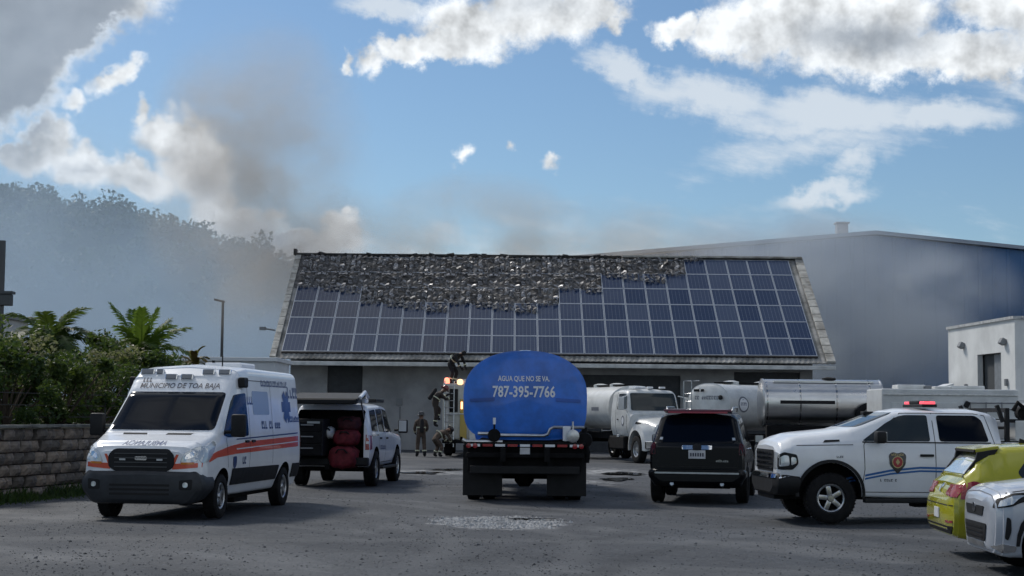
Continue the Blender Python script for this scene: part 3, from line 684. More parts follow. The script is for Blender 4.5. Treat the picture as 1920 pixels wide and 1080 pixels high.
smoke('smoke_bank', (-75, 98, .1), (-8, 176, 40), [(-38, 135, 2, 44, 45, 24, .9), (-52, 130, 4, 30, 40, 22, .6), (-22, 125, 2, 24, 35, 16, .8), (-48, 135, 14, 44, 45, 26, .25)], (.56, .70, .84), .045, 'bank of pale smoke drifting in front of the wooded hill', .09, (.15, .7))
smoke('smoke_plume', (-24, 77.5, 4.6), (16, 96.5, 26), [(-14.5, 90, 15, 7, 7, 10, .9), (-12, 88, 11, 6, 6, 5, .5), (-2, 88, 10.8, 7.5, 5, 4.6, 1.1), (5, 87.5, 10.8, 8, 4, 3.2, .9), (-6, 88, 10.5, 10, 4, 2.5, .5)], (.66, .62, .57), .6, 'thin brown smoke rising from the burnt solar roof', .22, (.35, .72))
smoke('smoke_cloud', (10, 93, .1), (40, 111.5, 24), [(20, 102, 7, 11, 9, 9, 1.0), (28.5, 104, 9.5, 5.5, 6, 4, .8), (16, 100, 11, 8, 8, 4.5, .6), (19, 98, 4.5, 5, 5, 3.5, .8)], (.62, .68, .74), .42, 'grey smoke drifting across the front of the blue warehouse', .16, (.28, .68))
# ================================================================== VEHICLE TOOLKIT (local axes: x forward, y left, z up)
def paint(name, col, rough=.28, coat=.6, var=.06, metal=0.0):
    return mat(name, col, rough, metal, var=var, vscale=2.2, coat=coat)
M_white = paint('white_paint', (.76, .78, .81)); M_white2 = paint('dusty_white_paint', (.6, .61, .6), .4, .3, .14)
M_blackp = mat('black_paint', (.004, .0045, .006), .25, spec=.25, coat=.12); M_tyre = mat('tyre_rubber', (.010, .010, .011), .85, spec=.25, var=.3, vscale=9)
M_plast = mat('black_plastic', (.010, .0105, .012), .6, var=.2, spec=.3); M_glass = mat('tinted_glass', (.002, .004, .009), .05, spec=.13)
M_glass2 = mat('clear_dark_glass', (.03, .038, .042), .06, spec=.35); M_chrome = mat('chrome', (.72, .73, .74), .12, 1.0)
M_rim = mat('alloy_rim', (.5, .51, .52), .3, .9, var=.2); M_steel = mat('brushed_steel', (.55, .56, .57), .28, 1.0, var=.15, vscale=3, stretch=(4, 1, 1))
M_red = mat('red_lens', (.28, .01, .015), .15, coat=.6); M_amber = mat('amber_lens', (.6, .2, .03), .2, coat=.5); M_lens = mat('clear_lens', (.55, .58, .6), .12, .3, coat=.8)
M_chassis = mat('chassis_black', (.008, .008, .009), .85, var=.3, spec=.2); M_plate = mat('licence_plate', (.55, .56, .57), .5, var=.15); M_ink = mat('dark_lettering', (.03, .035, .06), .6)
M_seam = mat('panel_gap', (.012, .012, .013), .9); M_stripe_o = mat('orange_stripe', (.6, .085, .035), .35, coat=.5); M_navy = mat('navy_print', (.02, .05, .16), .4, coat=.4)
def blur(a, n):
    for _ in range(n):
        a = [a[0]] + [(a[i-1]+2*a[i]+a[i+1])/4 for i in range(1, len(a)-1)] + [a[-1]]
    return a
def loft(st, rad=(.06, .3, .1, .12), dx=.05, nb=2, m=None, seg=4):
    """st: stations (x, zb, wb, wm, zm, ws, zs, wr, zr, zc) from rear or front; closed body"""
    st = sorted(st); xs_ = [s_[0] for s_ in st]; n = max(2, int((xs_[-1]-xs_[0])/dx))
    X = sorted(set([xs_[0]+(xs_[-1]-xs_[0])*i/n for i in range(n+1)] + xs_)); X = [X[0]] + [x for i, x in enumerate(X[1:], 1) if x-X[i-1] > 1e-4]
    P_ = []
    for k in range(1, 10):
        col = []
        for x in X:
            for a, b_ in zip(st, st[1:]):
                if a[0]-1e-6 <= x <= b_[0]+1e-6: col.append(a[k]+(b_[k]-a[k])*(x-a[0])/max(1e-6, b_[0]-a[0])); break
        P_.append(blur(col, nb))
    V_ = []; ring = 0
    for i, x in enumerate(X):
        zb, wb, wm, zm, ws, zs, wr, zr, zc = (p[i] for p in P_)
        K = [Vector((0, zb)), Vector((wb, zb)), Vector((wm, zm)), Vector((ws, zs)), Vector((wr, zr)), Vector((0, zc))]
        half = [K[0]]
        for j in range(1, 5):
            a, c, b_ = K[j-1], K[j], K[j+1]; r = min(rad[j-1], .45*(a-c).length, .45*(b_-c).length); d1 = (a-c).normalized()*r; d2 = (b_-c).normalized()*r
            for k in range(seg+1):
                t = k/seg; half.append((c+d1)*(1-t)**2 + c*2*t*(1-t) + (c+d2)*t*t)
            if j == 4: half.append((half[-1]+K[5])/2)
        half.append(K[5]); full = half + [Vector((-p.x, p.y)) for p in reversed(half[1:-1])]
        ring = len(full); V_ += [(x, p.x, p.y) for p in full]
    F_ = [(i*ring+k, i*ring+(k+1) % ring, (i+1)*ring+(k+1) % ring, (i+1)*ring+k) for i in range(len(X)-1) for k in range(ring)]
    F_ += [tuple(range(ring)), tuple((len(X)-1)*ring+k for k in range(ring-1, -1, -1))]
    me = mesh('body', V_, F_, m)
    bm = bmesh.new(); bm.from_mesh(me); bmesh.ops.recalc_face_normals(bm, faces=bm.faces); bm.to_mesh(me); bm.free()
    return me
def cyl_mesh(c, r, w, m, n=36, flat=None):
    b_ = MB(); prof = [(r*math.cos(2*math.pi*k/n), r*math.sin(2*math.pi*k/n)) for k in range(n)]
    if flat is not None: prof = [(x, max(z, -flat)) for x, z in prof]
    b_.prism([(c[0]+x, c[2]+z) for x, z in prof], c[1]-w/2, c[1]+w/2, 'Y'); o = b_.build('cut', m); me = o.data; bpy.data.objects.remove(o); return me
def box_mesh(c, d, m, b=0.0):
    o = MB().box(c, d, b=b).build('cut', m); me = o.data; bpy.data.objects.remove(o); return me
def finish_body(me, cutters, parent, name='body', angle=32):
    if cutters: me = boolean(me, cutters)
    me.name = name; me.polygons.foreach_set('use_smooth', [True]*len(me.polygons)); me.set_sharp_from_angle(angle=R(angle))
    o = link(name, me, parent); return o
class Skin:
    """projects outlines on to a body to make glass, lamps, trim and lettering that follow its surface"""
    def __init__(s, me): 
        s.bvh = BVHTree.FromPolygons([v.co for v in me.vertices], [tuple(p.vertices) for p in me.polygons]); s.last = None
    D = {'L': (lambda a, b: (Vector((a, 6, b)), Vector((0, -1, 0)))), 'R': (lambda a, b: (Vector((a, -6, b)), Vector((0, 1, 0)))),
         'F': (lambda a, b: (Vector((12, a, b)), Vector((-1, 0, 0)))), 'B': (lambda a, b: (Vector((-12, a, b)), Vector((1, 0, 0)))),
         'T': (lambda a, b: (Vector((a, b, 9)), Vector((0, 0, -1))))}
    def hit(s, side, a, b):
        o, d = s.D[side](a, b); p, n, i, _ = s.bvh.ray_cast(o, d)
        if p is None:
            q_ = s.last if s.last is not None else Vector((0, 0, 0))
            ax = {'L': 1, 'R': 1, 'F': 0, 'B': 0, 'T': 2}[side]; p = o.copy(); p[ax] = q_[ax]; n = -d
        if n.dot(d) > 0: n = -n
        s.last = p; return p, n, d
    def patch(s, name, side, poly, m, parent, off=.006, step=.12, depth=.012, rnd_=0.0):
        if rnd_: poly = rounded(poly, rnd_)
        bm = bmesh.new(); vs_ = [bm.verts.new((a, b, 0)) for a, b in poly]; bm.faces.new(vs_)
        for ax in (0, 1):
            lo = min(p[ax] for p in poly); hi = max(p[ax] for p in poly); k = int((hi-lo)/step)
            for i in range(1, k+1):
                co = [0, 0, 0]; co[ax] = lo+(hi-lo)*i/(k+1); no = [0, 0, 0]; no[ax] = 1
                bmesh.ops.bisect_plane(bm, geom=bm.verts[:]+bm.edges[:]+bm.faces[:], plane_co=co, plane_no=no)
        bmesh.ops.triangulate(bm, faces=[f for f in bm.faces if len(f.verts) > 4])
        for v in bm.verts:
            p, n, d = s.hit(side, v.co.x, v.co.y); v.co = p - d*off*.4 + n*off*.6
        if depth:
            dd = s.D[side](0, 0)[1]; be = [e for e in bm.edges if e.is_boundary]
            r = bmesh.ops.extrude_edge_only(bm, edges=be); bmesh.ops.translate(bm, vec=dd*depth, verts=[v for v in r['geom'] if isinstance(v, bmesh.types.BMVert)])
        me = bpy.data.meshes.new(name); bm.to_mesh(me); bm.free(); me.materials.append(m)
        me.polygons.foreach_set('use_smooth', [True]*len(me.polygons)); me.set_sharp_from_angle(angle=R(40))
        return link(name, me, parent)
    def line(s, side, pts, parent, w=.012, m=None, name='panel_gap', off=.003):
        b_ = MB()
        for (a, b), (c, d) in zip(pts, pts[1:]):
            L = math.hypot(c-a, d-b); k = max(1, int(L/.15)); nx_, ny_ = -(d-b)/L*w/2, (c-a)/L*w/2; V_ = []
            for i in range(k+1):
                t = i/k; x, y = a+(c-a)*t, b+(d-b)*t
                for sg in (1, -1):
                    p, n, dr = s.hit(side, x+sg*nx_, y+sg*ny_); V_.append(p - dr*off*.5 + n*off)
            b_.add(V_, [(2*i, 2*i+1, 2*i+3, 2*i+2) for i in range(k)])
        return b_.build(name, m or M_seam, parent, fix=False)
    def text(s, side, txt, a, b, size, m, parent, name='lettering', off=.006, bold=0.0, mirror=False, sx=1.0, rot=0.0):
        v, f = text2d(txt, size, bold); flip = {'L': -1, 'R': 1, 'F': 1, 'B': -1, 'T': 1}[side]*(-1 if mirror else 1); V_ = []
        for x, y in v:
            x *= sx; x, y = x*math.cos(rot)-y*math.sin(rot), x*math.sin(rot)+y*math.cos(rot)
            if side == 'T': aa, bb = a+y, b-x
            else: aa, bb = a+flip*x, b+y
            p, n, d = s.hit(side, aa, bb); V_.append(p - d*off)
        return link(name, mesh(name, V_, f, m), parent)
def rounded(poly, r, seg=4):
    out_ = []; n = len(poly)
    for i in range(n):
        a, c, b_ = Vector(poly[i-1]), Vector(poly[i]), Vector(poly[(i+1) % n]); rr = min(r, .45*(a-c).length, .45*(b_-c).length)
        d1, d2 = (a-c).normalized()*rr, (b_-c).normalized()*rr
        for k in range(seg+1):
            t = k/seg; p = (c+d1)*(1-t)**2 + c*2*t*(1-t) + (c+d2)*t*t; out_.append((p.x, p.y))
    return out_
def sym(poly): return poly + [(-a, b) for a, b in reversed(poly)]
_wm = {}
def wheel_meshes(r, w, rr, style):
    key = (r, w, rr, style)
    if key in _wm: return _wm[key]
    b_ = MB(); h = w/2; prof = [(rr, -h*.8), (rr+.012, -h*.95), (r-.06, -h), (r-.02, -h*.88), (r, -h*.7)]
    prof = prof + [(a, -c) for a, c in reversed(prof)]; b_.lathe(prof, 40, 'Y', close=True)
    n = 44
    for k in range(n):
        a = 2*math.pi*k/n
        for s_ in (-1, 1): b_.box((math.cos(a)*(r-.004), s_*h*.55, math.sin(a)*(r-.004)), (.02, h*.55, r*.07), (0, -a, 0))
    t = b_.build('w', M_tyre, smooth=True); tm = t.data; bpy.data.objects.remove(t)
    b_ = MB(); f = h*.72     # rim opens towards +y
    b_.lathe([(rr, -h*.8), (rr, f), (rr-.02, f+.012), (rr-.04, f), (rr-.045, f-.06), (rr*.9, -h*.5)], 40, 'Y', close=True)
    if style == 'truck':
        b_.lathe([(.0, f-.02), (rr*.32, f-.02), (rr*.34, f-.07), (rr*.62, f-.09), (rr*.93, f-.05), (rr*.93, f-.07), (0, f-.13)], 32, 'Y', close=True)
        b_.lathe([(0, f+.03), (rr*.18, f+.025), (rr*.22, f-.03)], 20, 'Y')
        for k in range(8):
            a = 2*math.pi*k/8; b_.lathe([(.018, f-.09), (.018, f-.05)], 8, 'Y', c=(math.cos(a)*rr*.48, 0, math.sin(a)*rr*.48))
    else:
        nsp = {'five': 5, 'eight': 8, 'six': 6}[style]
        for k in range(nsp):
            a = 2*math.pi*k/nsp + math.pi/2; wd = rr*(.34 if nsp < 7 else .2)
            b_.box((math.cos(a)*rr*.55, f-.035, math.sin(a)*rr*.55), (rr*.85, .045, wd), (0, -a, 0), .012)
        b_.lathe([(0, f+.01), (rr*.2, f+.008), (rr*.3, f-.03), (rr*.3, f-.07)], 24, 'Y')
    o = b_.build('w', M_rim, smooth=True); rm = o.data; bpy.data.objects.remove(o)
    b_ = MB().lathe([(0, -.02), (rr*.92, -.02), (rr*.92, -.06), (0, -.06)], 28, 'Y', close=True); o = b_.build('w', M_chassis); dm = o.data; bpy.data.objects.remove(o)
    _wm[key] = (tm, rm, dm); return _wm[key]
def wheel(parent, x, y, r=.36, w=.24, rr=.22, style='five', steer=0.0):
    tm, rm, dm = wheel_meshes(r, w, rr, style); rz = (0 if y > 0 else math.pi) + steer
    t = link('wheel', tm, parent, loc=(x, y, r), rot=(0, 0, rz)); t.rotation_euler = (0, random.uniform(0, 1), rz)
    link('rim', rm, t); link('brake_disc', dm, t); return t
def mirror_part(parent, x, y, z, d=(.16, .14, .3), m=None, sy=1, arm=.14):
    b_ = MB().box((x, y, z), d, b=.04); b_.tube([(x, y-sy*arm*1.6, z-d[2]*.3), (x, y, z-d[2]*.25)], .03)
    o = b_.build('side_mirror', m or M_plast, parent, smooth=True); 
    MB().box((x-d[0]/2-.003, y, z+.01), (.006, d[1]*.8, d[2]*.8), b=.002).build('mirror_glass', M_lens, o); return o
def handles(sk, parent, side, pts, m=None, L=.17):
    for (x, z) in pts: sk.patch('door_handle', side, [(x-L/2, z-.02), (x+L/2, z-.02), (x+L/2, z+.022), (x-L/2, z+.022)], m or M_plast, parent, off=.03, depth=.03, rnd_=.02)
def axle_box(parent, pts, m=None, name='underbody'):
    b_ = MB()
    for c, d in pts: b_.box(c, d, b=.02)
    return b_.build(name, m or M_chassis, parent)

# ================================================================== AMBULANCE
def ambulance():
    a = empty('ambulance', (-5.52, 28.65, 0), math.atan2(-.991, -.135), 'white and orange ambulance van facing the camera on the left', 'ambulance')
    S = [(2.90, .42, .70, .82, .62, .79, .95, .66, 1.10, 1.13), (2.84, .38, .84, .97, .64, .94, 1.0, .78, 1.18, 1.20), (2.66, .35, .88, 1.02, .66, .99, 1.1, .88, 1.25, 1.27),
         (2.22, .34, .9, 1.04, .7, 1.02, 1.2, .94, 1.36, 1.38), (2.06, .34, .9, 1.04, .7, 1.02, 1.26, .94, 1.41, 1.43), (1.22, .34, .9, 1.04, .75, 1.03, 1.38, .90, 2.10, 2.13),
         (.98, .34, .9, 1.04, .75, 1.03, 1.4, .90, 2.34, 2.37), (.74, .34, .9, 1.04, .75, 1.03, 1.4, .90, 2.47, 2.52), (.3, .34, .9, 1.04, .75, 1.03, 1.4, .91, 2.52, 2.58),
         (-2.85, .34, .9, 1.04, .75, 1.03, 1.4, .91, 2.50, 2.57), (-2.98, .38, .88, 1.01, .75, 1.0, 1.4, .87, 2.44, 2.5)]
    me = loft(S, (.06, .35, .15, .14), m=M_white); cut = []
    for x in (1.875, -1.875):
        for s_ in (1, -1): cut.append(cyl_mesh((x, s_*.98, .37), .455, .52, M_chassis))
    body = finish_body(me, cut, a); sk = Skin(body.data)
    # bumper
    B = [(2.97, .34, .55, .78, .5, .76, .62, .66, .72, .74), (2.94, .28, .76, .92, .5, .92, .64, .80, .78, .80), (2.88, .27, .82, 1.0, .51, .995, .65, .90, .79, .80), (2.78, .26, .84, 1.04, .52, 1.03, .66, .95, .80, .80), (2.36, .3, .86, 1.045, .52, 1.04, .66, .95, .79, .79)]
    M_bmp = mat('grey_bumper_plastic', (.022, .025, .03), .55, var=.2); bp = finish_body(loft(B, (.1, .12, .06, .05), m=M_bmp), [cyl_mesh((1.875, s_*.98, .37), .5, .6, M_chassis) for s_ in (1, -1)], a, 'bumper'); sb = Skin(bp.data)
    for z in (.43, .50, .57): sb.patch('bumper_slot', 'F', [(-.5, z-.018), (.5, z-.018), (.5, z+.018), (-.5, z+.018)], M_seam, bp, off=.004, rnd_=.015)
    for s_ in (1, -1):
        sb.patch('fog_lamp_bezel', 'F', [(s_*.66, .5), (s_*.86, .5), (s_*.87, .67), (s_*.66, .65)], M_seam, bp, off=.006, rnd_=.03)
        sb.patch('fog_lamp', 'F', [(s_*.72, .54), (s_*.80, .54), (s_*.80, .62), (s_*.72, .62)], M_lens, bp, off=.012, rnd_=.04)
    sk.patch('windscreen', 'F', sym([(.0, 1.55), (.60, 1.545), (.835, 1.52), (.775, 2.12), (.55, 2.14), (0, 2.15)])[:-1] if False else rounded(sym([(.90, 1.44), (.845, 2.08)]), .07), M_glass, a, off=.008, step=.1)
    for s_, sd_ in ((1, 'L'), (-1, 'R')):
        sk.patch('front_window', sd_, [(1.82, 1.36), (1.28, 1.9), (1.1, 2.04), (.52, 2.08), (.5, 1.34), (1.6, 1.32)], M_glass, a, rnd_=.05)
        sk.patch('orange_stripe', sd_, [(2.55, .93), (2.2, 1.0), (1.2, 1.04), (-2.94, 1.10), (-2.94, 1.30), (.5, 1.24), (1.5, 1.18), (2.2, 1.10), (2.5, 1.04)], M_stripe_o, a, off=.004, step=.25)
        sk.patch('white_pinstripe', sd_, [(1.2, 1.11), (-2.94, 1.185), (-2.94, 1.205), (1.2, 1.13)], M_white, a, off=.007, step=.3, depth=0)
        sk.patch('navy_pinstripe', sd_, [(1.2, 1.275), (-2.94, 1.345), (-2.94, 1.37), (1.2, 1.295)], M_navy, a, off=.005, step=.3, depth=0)
        sk.patch('side_cladding', sd_, [(1.36, .52), (-1.36, .52), (-1.4, .78), (1.4, .80)], M_plast, a, off=.02, rnd_=.03)
        sk.patch('rear_cladding', sd_, [(-2.38, .52), (-2.92, .52), (-2.92, .78), (-2.34, .78)], M_plast, a, off=.02, rnd_=.03)
        for pts in ([(.42, .5), (.42, 2.2)], [(1.62, .82), (1.72, 1.36)], [(-1.0, .82), (-1.0, 2.3), (.3, 2.3)]): sk.line(sd_, pts, a)
        handles(sk, a, sd_, [(.62, 1.24), (.25, 1.24)])
        # markings
        sk.text(sd_, '#18', -1.3, 2.27, .16, M_navy, a, name='side_lettering', bold=.006); sk.text(sd_, '#8', -2.45, 1.62, .16, M_navy, a, name='side_lettering', bold=.006); sk.text(sd_, '#3', .3, 1.95, .2, M_navy, a, name='side_lettering', bold=.006); sk.text(sd_, '#10', -.9, 1.52, .2, M_navy, a, name='side_lettering', bold=.008)
        sk.text(sd_, '#4', -2.5, 2.12, .3, M_navy, a, name='side_lettering', bold=.01); sk.text(sd_, '#2', .75, .92, .18, M_navy, a, name='side_lettering')
        for k in range(3):     # six-pointed rescue star
            an_ = k*math.pi/3; u_, v_ = math.cos(an_), math.sin(an_); L, w = .3, .095
            sk.patch('star_bar', sd_, [(-2.0+u_*L-v_*w, 1.85+v_*L+u_*w), (-2.0-u_*L-v_*w, 1.85-v_*L+u_*w), (-2.0-u_*L+v_*w, 1.85-v_*L-u_*w), (-2.0+u_*L+v_*w, 1.85+v_*L-u_*w)], M_navy, a, off=.005+k*.0015, depth=0)
        sk.patch('door_crest', sd_, rounded([(1.18, 1.0), (1.38, 1.0), (1.38, .84), (1.28, .78), (1.18, .84)], .05), M_navy, a, off=.008, depth=0)
        sk.patch('side_window', sd_, [(.15, 1.7), (-.85, 1.7), (-.85, 2.12), (.15, 2.12)], mat('frosted_glass', (.32, .38, .46), .2), a, off=.004, rnd_=.06)
        b_ = MB(); p, n_, d_ = sk.hit(sd_, .72, 2.25); b_.box(p+n_*.05, (.26, .12, .18), b=.03); b_.build('scene_lamp', M_plast, a)
        # headlamp
        sk.patch('headlamp', sd_, [(2.80, .93), (2.86, 1.05), (2.66, 1.16), (2.28, 1.27), (2.2, 1.24), (2.45, 1.02), (2.6, .94)], M_lens, a, off=.01, rnd_=.03, step=.07)
        sk.patch('headlamp', 'F', [(s_*.64, .93), (s_*.70, 1.08), (s_*.86, 1.18), (s_*.97, 1.2), (s_*.975, 1.0), (s_*.86, .93)], M_lens, a, off=.011, rnd_=.03, step=.06)
        sk.patch('headlamp_core', 'F', [(s_*.72, .97), (s_*.86, 1.02), (s_*.86, 1.12), (s_*.74, 1.06)], M_chrome, a, off=.018, rnd_=.04, step=.06)
        sk.patch('indicator', 'F', [(s_*.66, .90), (s_*.86, .905), (s_*.86, .94), (s_*.66, .935)], M_amber, a, off=.016, rnd_=.01)
        sk.patch('nose_stripe', 'F', [(s_*.52, .82), (s_*.97, .86), (s_*.97, .93), (s_*.56, .915), (s_*.62, 1.06), (s_*.58, 1.06), (s_*.52, .95)], M_stripe_o, a, off=.007, step=.06)
        mirror_part(a, 1.72, s_*1.23, 1.52, (.16, .24, .38), sy=s_, arm=.16)
        wheel(a, 1.875, s_*.9, .36, .24, .225, 'five'); wheel(a, -1.875, s_*.9, .36, .24, .225, 'five')
    gr = sk.patch('grille', 'F', rounded(sym([(.42, .78), (.55, .86), (.55, 1.05), (.45, 1.14)]), .06), M_plast, a, off=.02, step=.08)
    for z in (.86, .93, 1.0, 1.07): sk.line('F', [(-.44, z), (.44, z)], gr, .016, mat('grille_bar', (.05, .052, .055), .4), 'grille_bar', off=.026)
    sk.patch('badge', 'F', rounded(sym([(.1, .965), (.1, 1.025)]), .03), M_chrome, gr, off=.034)
    for s_ in (1, -1): sk.patch('strobe', 'F', [(s_*.26, .96), (s_*.36, .96), (s_*.36, .99), (s_*.26, .99)], M_lens, gr, off=.03)
    for s_ in (1, -1): sk.patch('cowl_vent', 'F', [(s_*.16, 1.365), (s_*.58, 1.365), (s_*.60, 1.39), (s_*.18, 1.39)], M_seam, a, off=.005)
    sk.text('F', 'AMBULANCIA', 0, 1.235, .10, M_navy, a, mirror=True, off=.01, bold=.006, sx=1.15)
    sk.text('F', 'MUNICIPIO DE TOA BAJA', 0, 2.185, .125, M_ink, a, off=.01, bold=.008); sk.text('F', '#3', -.62, 2.29, .1, M_ink, a, off=.01, bold=.004)
    for (y, z, w) in ((-.68, 2.42, .25), (-.45, 2.42, .13), (-.2, 2.33, .22), (.08, 2.33, .22), (.42, 2.42, .22), (.70, 2.42, .22)):
        p, n_, d_ = sk.hit('F', y, z); rx = (0, math.atan2(-n_.z, n_.x)*-1*-1, 0)
        o = MB().box((p.x+.02, y, z), (.09, w, .11), (0, -.35, 0), .015).build('warning_light', M_chrome, a)
        MB().box((p.x+.062, y, z+.016), (.03, w*.84, .08), (0, -.35, 0), .01).build('light_lens', mat('lens_grey', (.12, .14, .17), .15, coat=.6), o)
    b_ = MB(); b_.tube([(-.2, .3, 2.56), (-.2, .3, 2.75)], .012, 6); b_.tube([(-1.2, -.2, 2.56), (-1.2, -.2, 2.7)], .03, 8); b_.build('antenna', M_plast, a)
    MB().box((-1.6, 0, 2.6), (.9, .7, .12), b=.04).build('roof_unit', M_white, a)
    axle_box(a, [((0, 0, .34), (5.0, 1.5, .16)), ((1.875, 0, .36), (.12, 1.7, .12)), ((-1.875, 0, .36), (.14, 1.7, .14)), ((-.2, .55, .26), (.8, .3, .2))])
    return a
ambulance()

# ================================================================== WHITE CREW-CAB PICKUP
def pickup():
    a = empty('pickup_truck', (7.15, 27.76, 0), math.atan2(-.06, -.998), 'white crew cab pickup with shield emblem and blue stripes facing left', 'pickup truck')
    S = [(3.0, .62, .76, .86, .85, .86, 1.1, .66, 1.25, 1.28), (2.93, .58, .86, .97, .9, .95, 1.17, .76, 1.32, 1.37), (2.6, .52, .92, 1.01, .95, .985, 1.24, .80, 1.41, 1.47),
         (1.75, .46, .93, 1.01, .92, .985, 1.31, .80, 1.51, 1.56), (1.56, .44, .93, 1.01, .92, .975, 1.32, .79, 1.55, 1.585), (.82, .42, .93, 1.01, .92, .97, 1.34, .73, 1.83, 1.87),
         (.55, .42, .93, 1.01, .92, .97, 1.34, .73, 1.87, 1.92), (-.72, .42, .93, 1.01, .92, .97, 1.34, .72, 1.87, 1.92), (-.92, .42, .93, 1.01, .92, .965, 1.34, .73, 1.82, 1.87), (-1.0, .44, .92, 1.0, .92, .955, 1.33, .72, 1.76, 1.80)]
    body = finish_body(loft(S, (.06, .3, .07, .11), m=M_white), [cyl_mesh((1.9, s_*.95, .47), .53, .6, M_chassis) for s_ in (1, -1)], a); sk = Skin(body.data)
    BD = [(-1.06, .48, .92, 1.01, .92, 1.0, 1.2, .98, 1.36, 1.36), (-3.0, .5, .92, 1.01, .92, 1.0, 1.2, .98, 1.36, 1.36)]
    finish_body(loft(BD, (.06, .3, .05, .03), m=M_white), [cyl_mesh((-1.89, s_*.95, .47), .53, .6, M_chassis) for s_ in (1, -1)] + [box_mesh((-2.03, 0, 1.3), (1.8, 1.7, .9), M_plast)], a, 'bed')
    BB = [(3.1, .50, .6, .82, .6, .8, .74, .7, .80, .80), (3.02, .46, .86, .98, .6, .98, .74, .9, .82, .82), (2.75, .45, .92, 1.04, .6, 1.04, .74, .96, .80, .80), (2.42, .47, .92, 1.04, .6, 1.04, .72, .96, .78, .78)]
    bp = finish_body(loft(BB, (.05, .06, .05, .04), m=M_plast), [cyl_mesh((1.9, s_*.95, .47), .56, .6, M_chassis) for s_ in (1, -1)], a, 'front_bumper')
    sb = Skin(bp.data); sb.patch('chrome_bar', 'F', rounded(sym([(.9, .74), (.9, .8)]), .02), M_chrome, bp, off=.02); 
    for s_, sd_ in ((1, 'L'), (-1, 'R')): sb.patch('chrome_end', sd_, [(2.98, .735), (3.04, .8), (2.7, .805), (2.7, .77)], M_chrome, bp, off=.008)
    gr = sk.patch('grille', 'F', rounded(sym([(.60, .84), (.66, 1.2)]), .05), M_plast, a, off=.02, step=.1)
    for z in (.9, .98, 1.06, 1.14): sk.line('F', [(-.58, z), (.58, z)], gr, .03, M_chrome, 'grille_bar', off=.028)
    for y in (-.3, 0, .3): sk.line('F', [(y, .87), (y, 1.18)], gr, .025, M_chrome, 'grille_bar', off=.03)
    M_sh = mat('shield_black', (.03, .03, .035), .4, coat=.4); M_gold = mat('shield_gold', (.5, .4, .18), .4); M_sr = mat('shield_red', (.35, .03, .04), .4); M_bl = mat('blue_stripe', (.02, .12, .36), .35, coat=.4)
    for s_, sd_ in ((1, 'L'), (-1, 'R')):
        sk.patch('headlamp', 'F', [(s_*.66, .88), (s_*.9, .9), (s_*.93, 1.14), (s_*.70, 1.18)], M_lens, a, off=.012, rnd_=.04)
        hl = sk.patch('headlamp', sd_, [(2.99, .88), (2.98, 1.12), (2.84, 1.17), (2.50, 1.13), (2.46, .98), (2.62, .88)], M_plast, a, off=.01, rnd_=.05, step=.06)
        sk.patch('headlamp_lens', sd_, [(2.96, .93), (2.95, 1.08), (2.84, 1.12), (2.72, 1.11), (2.70, .95)], M_lens, hl, off=.018, rnd_=.04, step=.06)
        sk.patch('headlamp_lens', sd_, [(2.66, .95), (2.66, 1.09), (2.53, 1.08), (2.52, .99)], M_lens, hl, off=.018, rnd_=.03, step=.06)
        sk.patch('front_window', sd_, [(1.36, 1.365), (.93, 1.66), (.70, 1.78), (.58, 1.80), (.21, 1.80), (.21, 1.365)], M_glass2, a, rnd_=.04)
        sk.patch('rear_window', sd_, [(.05, 1.365), (.05, 1.80), (-.62, 1.80), (-.72, 1.72), (-.79, 1.365)], M_glass, a, rnd_=.05)
        sk.patch('window_strip', sd_, [(1.36, 1.335), (-.82, 1.335), (-.82, 1.355), (1.36, 1.355)], M_plast, a, off=.008)
        for pts in ([(1.38, .5), (1.33, .9), (1.34, 1.3), (1.30, 1.36), (.66, 1.83), (.13, 1.835)], [(.13, .5), (.13, 1.83)], [(-.85, .98), (-.88, 1.34), (-.78, 1.8), (-.6, 1.83), (.13, 1.835)], [(1.37, .52), (-.5, .52)], [(1.52, 1.30), (2.5, 1.28)]): sk.line(sd_, pts, a, .011)
        handles(sk, a, sd_, [(.28, 1.13), (-.66, 1.13)], L=.23)
        st_ = [(1.62, .70), (1.3, .80), (.9, .88), (.4, .93), (-.2, .92), (-.9, .86)]
        for k, (o_, w_) in enumerate(((.0, .035), (-.055, .03))):
            sk.patch('blue_stripe', sd_, [(x, z+o_-w_/2) for x, z in st_] + [(x, z+o_+w_/2) for x, z in reversed(st_)], M_bl, a, off=.005, step=.15, depth=0)
        cx, cz = .78, 1.02
        sh = sk.patch('shield_emblem', sd_, rounded([(cx-.15, cz+.12), (cx-.08, cz+.17), (cx, cz+.14), (cx+.08, cz+.17), (cx+.15, cz+.12), (cx+.13, cz-.05), (cx, cz-.20), (cx-.13, cz-.05)], .04), M_sh, a, off=.009, depth=.006, step=.08)
        sk.patch('shield_ring', sd_, [(cx+.095*math.cos(t*.3927), cz+.0+.1*math.sin(t*.3927)) for t in range(16)], M_gold, sh, off=.012, depth=0)
        sk.patch('shield_center', sd_, [(cx+.08*math.cos(t*.3927), cz+.0+.085*math.sin(t*.3927)) for t in range(16)], M_sr, sh, off=.015, depth=0)
        sk.text(sd_, '#7', cx, cz+.125, .05, M_gold, sh, off=.013, bold=.002); sk.patch('shield_charge', sd_, [(cx, cz-.05), (cx+.035, cz), (cx, cz+.055), (cx-.035, cz)], M_gold, sh, off=.019, depth=0)
        sk.text(sd_, '#9', .95, .72, .06, M_ink, a); sk.text(sd_, '#4', 1.75, 1.10, .05, M_ink, a)
        sk.patch('fender_badge', sd_, [(2.02, 1.33), (1.74, 1.35), (1.74, 1.38), (1.98, 1.37)], M_plast, a, off=.012)
        mirror_part(a, 1.12, s_*1.17, 1.43, (.17, .22, .2), sy=s_, arm=.12)
